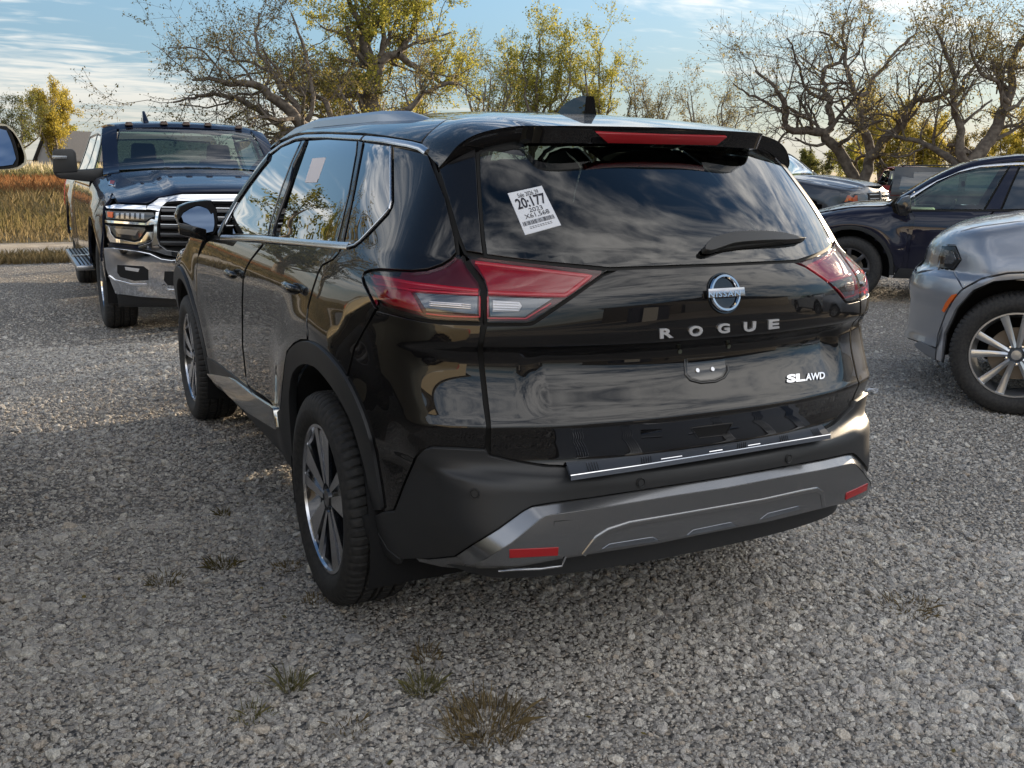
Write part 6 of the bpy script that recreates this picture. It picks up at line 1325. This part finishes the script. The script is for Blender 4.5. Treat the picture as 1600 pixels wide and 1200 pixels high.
# --- navy SUV in side view
NV=paint('navy_paint',(.007,.008,.022),.1,.04)
th=math.radians(39.5);lx=np.array([math.cos(th),math.sin(th)]);gp=D3([(1320,467)],11.3)[0];o_=gp[:2]+lx*.92
pre=Veh(None,None,(o_[0],o_[1],0),th)
tp=pz([(1600,243.5),(1559,247),(1517.5,254),(1497,260.5),(1462.5,276),(1414,302.5)],-.60)+pz([(1382,319),(1340,320.5),(1310,324.5),(1288,329.5)],-.72)
tp=sorted(tp);tq2=[tp[0]]
for a in tp[1:]:
    if a[0]>tq2[-1][0]+.02:tq2.append(a)
y0=tq2[0][0]
T_n=Sp([(y0-2.0,tq2[0][1]-.05),(y0-1.0,tq2[0][1]+.015)]+[(y,z+.03) for y,z in tq2]+[(tq2[-1][0]+.25,tq2[-1][1]-.06),(tq2[-1][0]+.5,tq2[-1][1]-.3)])
yfn=tq2[-1][0]+.50
nav,Nv=box_suv('parked_suv','dark navy SUV in side view behind the silver one, its cabin showing green glass',(o_[0],o_[1],0),th,NV,T_n,Sp([(.2,yfn-.06),(.5,yfn+.02),(.8,yfn),(1.1,yfn-.15)]),.95,(0,-2.85),.38,22,back=y0-2.1)
print('navy',tq2,o_)
for yc in (0,-2.85):
    for sx in (-1,1): wheel(nav,sx*.83,yc,.375,.25,.24,'truck',sx,mats=(mat('dark_wheel_face',(.10,.10,.11),.3,.8),M_ALLOYDARK))
    arch_hole(Nv,nav,yc,.38,.46,.885)
np_=lambda nm,o,m,**k:Nv.panel(nm,o,m,gap=k.pop('gap',.004),depth=k.pop('depth',.03),h=k.pop('h',.04),c=k.pop('c',(0,-.6,.8)),mirror=True,**k)
AR=[('s',.50*math.cos(a),.38+.50*math.sin(a)) for a in np.linspace(.35,math.pi-.15,12)]
np_('front_wing',[('s',-.58,.40),('s',-.62,.75),('s',-.62,1.0),('s',-.45,1.05),('s',.3,.98),('s',.62,.90),('s',.66,.62)]+AR,NV,c=(0,0,.6))
np_('arch_trim',[('s',.505*math.cos(a),.38+.505*math.sin(a)) for a in np.linspace(.1,math.pi+.1,16)]+[('s',.455*math.cos(a),.38+.455*math.sin(a)) for a in np.linspace(math.pi+.1,.1,16)],M_PLASTIC,c=(0,0,.5),off=.012)
np_('front_door',[('s',-.64,.42),('s',-.66,1.0),(1423,330),(1538,329.5),(1552,330),(1535,347),(1528,375),(1526,420),(1528,452)],NV)
np_('rear_door',[(1554,330),(1537,348),(1531,375),(1529,420),(1531,452),('s',-2.3,.42),('s',-2.55,.9),('s',-2.6,1.06),(1600,330)],NV,c=(0,-1.8,.8))
np_('sill',[('s',-.50,.30),('s',-.56,.42),('s',-2.32,.42),('s',-2.36,.28)],M_PLASTIC,c=(0,-1.4,.6),off=.01)
np_('front_door_window',[(1423,327.5),(1423,313),(1462.5,285.5),(1498,270.5),(1531,262),(1577,259),(1560,288),(1537,327.5)],M_FRONTGLASS,c=(0,-1.2,.85))
np_('door_pillar_trim',[(1579,259),(1593,258.5),(1578,292),(1563,327.5),(1539.5,327.5),(1561,290)],NV,c=(0,-1.4,.85),off=.002)
np_('rear_door_window',[(1595.5,258.5),('s',-2.2,1.50),('s',-2.75,1.40),('s',-2.9,1.15),('s',-2.2,1.14),(1566,327.5),(1581,290)],M_SIDEGLASS,c=(0,-2,.85))
Nv.strip('window_chrome',[(1421,308.5),(1462.5,282.5),(1497,267.5),(1531,259.5),(1583,256),(1600,255.5)],.03,.008,M_ALLOY,mirror=True)
Nv.strip('roof_side',[(1388,320),(1414,305),(1462.5,279),(1497,264),(1517,257),(1559,250.5),(1600,247)],.085,.010,NV,mirror=True)
Nv.strip('belt_seal',[(1421,329),(1600,329)],.02,.006,M_SEAL,mirror=True)
ya=float(Nv.onx(np.array([(1414,302.5)]),-.6)[0][1]);yr=float(Nv.onx(np.array([(1517,254)]),-.6)[0][1])
Nv.panel('bonnet',[('t',0,yfn-.12),('t',-.6,yfn-.30),('t',-.76,yfn-.6),('t',-.78,ya+.15),('t',0,ya+.22)],NV,sym=True,c=(0,0,.6),h=.05)
Nv.panel('windscreen',[('t',0,ya+.05),('t',-.70,ya-.08),('t',-.60,yr-.02),('t',0,yr+.05)],M_FRONTGLASS,sym=True,c=(0,-1.2,.8),h=.06)
Nv.panel('roof',[('t',0,yr),('t',-.60,yr-.08),('t',-.64,yr-1.2),('t',-.6,y0-1.6),('t',0,y0-1.7)],NV,sym=True,c=(0,-1.8,.8),h=.06)
Nv.panel('tailgate_window',[('r',0,1.5),('r',-.5,1.48),('r',-.6,1.15),('r',0,1.15)],M_SIDEGLASS,sym=True,c=(0,-2.6,.8),h=.08)
for sx in (-1,1):
    a=Nv.onx(np.array([(1399,318),(1408,308),(1420,305),(1421.5,328),(1414,338),(1404,333)],float),-1.05);a=a*np.array([-sx,1,1]);mb=MB();mb.loft([a+[sx*.0,.06,0],a,a+[sx*.10,-.02,.0]]) ;mb.build('wing_mirror',mat('black_mirror_shell',(.012,.012,.014),.15,0,.8),nav,bevel=.015)
painted_shell(Nv,NV,np.linspace(y0-2.0,yfn-.35,40),yfn,lambda q:(min(math.hypot(q[1],q[2]-.38),math.hypot(q[1]+2.85,q[2]-.38))<.48) or (q[2]>1.02 and y0-1.7<q[1]<ya+.1),z0=.36)
mb=MB();mb.box((0,-1.45,.66),(1.62,1.95,.62));mb.box((0,-.1,.6),(1.0,.8,.4));mb.box((0,-3.1,.66),(1.1,1.2,.62));mb.build('chassis',M_DARK,nav)
for x,y in ((-.37,-1.55),(.37,-1.55)): mb=MB();mb.box((x,y,1.05),(.46,.14,.56),taper=.85);mb.build('seat',M_CABIN,nav,bevel=.03);mb=MB();mb.box((x,y-.02,1.36),(.25,.09,.15),taper=.85);mb.build('headrest',M_CABIN,nav,bevel=.03)
mb=MB();a=np.linspace(0,2*math.pi,25);mb.tube([(-.37+.17*math.cos(t),-1.02-.05*math.sin(t),1.02+.16*math.sin(t)) for t in a],.014,8,caps=False);mb.build('steering_wheel',M_CABIN,nav,auto=60)
mb=MB();mb.box((0,-.72,1.0),(1.4,.3,.12));mb.build('dashboard',M_CABIN,nav,bevel=.03)
q=Nv.onx(np.array([(1505,287)],float),0.)[0];mb=MB();mb.box(tuple(q),(.24,.04,.07));mb.build('inside_mirror',M_CABIN,nav,bevel=.015)
P=Nv.hit([(1502,353)])[0];mb=MB();mb.box((P[0]-.01,P[1],P[2]),(.04,.20,.035));mb.build('door_handle',NV,nav,bevel=.01)
# --- dark pickup behind, its bonnet above the navy SUV
th=math.radians(203);f=np.array([-math.sin(th),math.cos(th)]);g0=D3([(1366,308)],17.5)[0];o_=g0[:2]-f*.93*.93
pickup('parked_pickup','dark grey pickup with crosshair grille beyond the SUV tail light',(o_[0],o_[1],0),th,paint('charcoal_paint',(.022,.025,.034),.2,.05),s=1.0,cross=True,mirror_mat=M_PLASTIC)
# --- red pickup far behind
th=math.radians(-58);g0=D3([(1425,300)],29)[0]
pickup('parked_pickup','dull red pickup mostly hidden behind the grey boxy SUV',(g0[0]+1.6*math.sin(-th)*.9,g0[1]+1.6*math.cos(th)*.9,0),th,paint('dull_red_paint',(.20,.025,.025),.1,.08),s=.88)
# --- grey boxy hardtop SUV
GP=paint('flat_grey_paint',(.06,.062,.066),.1,.08);th=math.radians(32+180);g0=D3([(1562,300)],21)[0];bx=thing('parked_suv','boxy grey SUV hardtop rising between the gnarled trees and the navy SUV windscreen','SUV',(g0[0],g0[1],0),th)
TB=Sp([(-2.2,1.62),(-2.0,1.64),(.0,1.66),(.55,1.62),(.62,1.58),(.95,1.10),(1.0,1.08),(2.0,1.04),(2.2,1.0)])
def F_box(P):
    x,y,z=P[:,0],P[:,1],P[:,2];a=np.sqrt(x*x+1e-6);return lse(.02,a-(.80-.09*ss(z,1.0,1.7)),z-TB(y),.4-z,y-2.2,-2.2-y+.15*ss(z,1.0,1.7))
Bx=Veh(F_box,bx,(g0[0],g0[1],0),th,tmax=40)
bp_=lambda nm,o,m,**k:Bx.panel(nm,o,m,gap=.005,depth=.02,h=.08,c=(0,k.pop('cy',0),.9),mirror=True,**k)
for yc in (1.5,-1.3):
    for sx in (-1,1):wheel(bx,sx*.75,yc,.39,.22,.25,'truck',sx,mats=(M_ALLOY,M_ALLOYDARK))
bp_('hardtop_side',[('s',-2.12,.99),('s',-2.08,1.60),('s',.50,1.60),('s',.85,1.0)],GP);bp_('side_window',[('s',-1.95,1.10),('s',-1.92,1.50),('s',-.75,1.50),('s',-.75,1.10)],M_SIDEGLASS,off=.006);bp_('side_window',[('s',-.62,1.10),('s',-.62,1.50),('s',.38,1.50),('s',.62,1.10)],M_SIDEGLASS,off=.006)
bp_('body_side',[('s',-2.15,.5),('s',-2.15,.97),('s',2.1,.97),('s',2.1,.7),('s',2.0,.62)]+[('s',1.5+.46*math.cos(a),.42+.46*math.sin(a)) for a in np.linspace(.5,math.pi-.2,7)]+[('s',-.85,.5)]+[('s',-1.3+.46*math.cos(a),.42+.46*math.sin(a)) for a in np.linspace(.3,math.pi-.3,7)],GP,cy=.2)
Bx.panel('roof',[('t',0,.55),('t',-.64,.5),('t',-.64,-2.0),('t',0,-2.05)],GP,sym=True,c=(0,-.8,.8),h=.1)
Bx.panel('rear_window',[('r',0,1.55),('r',-.58,1.53),('r',-.6,1.08),('r',0,1.08)],M_SIDEGLASS,sym=True,c=(0,-1,.9),h=.1)
mb=MB();mb.box((0,0,.7),(1.45,4.1,.45));mb.build('chassis',M_DARK,bx)
# --- tan pickup just outside the left edge; its right mirror reaches into the frame
TAN=paint('tan_metallic_paint',(.42,.36,.24),.5,.04)
mp_=D3([(20,232)],3.35)[0]
th=math.radians(-.5);o_=(mp_[0]-1.42,mp_[1]+.85)
tn,Tn=pickup('parked_pickup','tan pickup outside the left edge, only its right wing mirror showing in the frame',(o_[0],o_[1],0),th,TAN,s=.97,chrome=TAN)
pl=lambda pts,D:(D3(np.array(pts,float),D)-Tn.loc)@Tn.R
D0=3.35
H_=pl(smooth_px([(-40,200),(-10,193),(8,193),(22,203),(34,223),(42,245),(41,256),(32,264),(15,265),(-30,266),(-45,240)],2),D0);ax=np.array([0.,1,0]);cn=H_.mean(0)
mb=MB();mb.loft([cn+(H_-cn)*.90,H_-ax*.0,cn+(H_-cn)*1.0+ax*.05,cn+(H_-cn)*.86+ax*.14,cn+(H_-cn)*.5+ax*.19,cn+(H_-cn)*.05+ax*.20],caps=False);tmr=mb.build('wing_mirror',TAN,tn,auto=50)
G2=pl(smooth_px([(-34,208),(-4,200),(10,204),(18,222),(25,248),(20,257),(0,260),(-34,260)],1),D0)
G1=pl(smooth_px([(-38,203),(-8,196),(10,197),(21,212),(30,245),(27,260),(10,264),(-34,264)],1),D0)
mb=MB();mb.prism(G1-ax*.004,ax*.01);mb.build('mirror_rim',M_SEAL,tmr);mb=MB();mb.prism(G2-ax*.008,ax*.006);mb.build('mirror_glass',mat('mirror_glass',(.13,.17,.24),.02,1.0),tmr)
mb=MB();mb.box((cn[0]-.26,cn[1]+.05,cn[2]-.10),(.42,.08,.08));mb.build('mirror_arm',M_PLASTIC,tmr,bevel=.01)

pickup('parked_pickup','white pickup added outside the frame beside the silver SUV to shade the foreground',(8.6,-1.9,0),math.radians(38),paint('white_paint',(.6,.6,.6),.0,.05),s=1.0,mirror_mat=M_PLASTIC)  # added out of view so its shadow falls over the foreground gravel
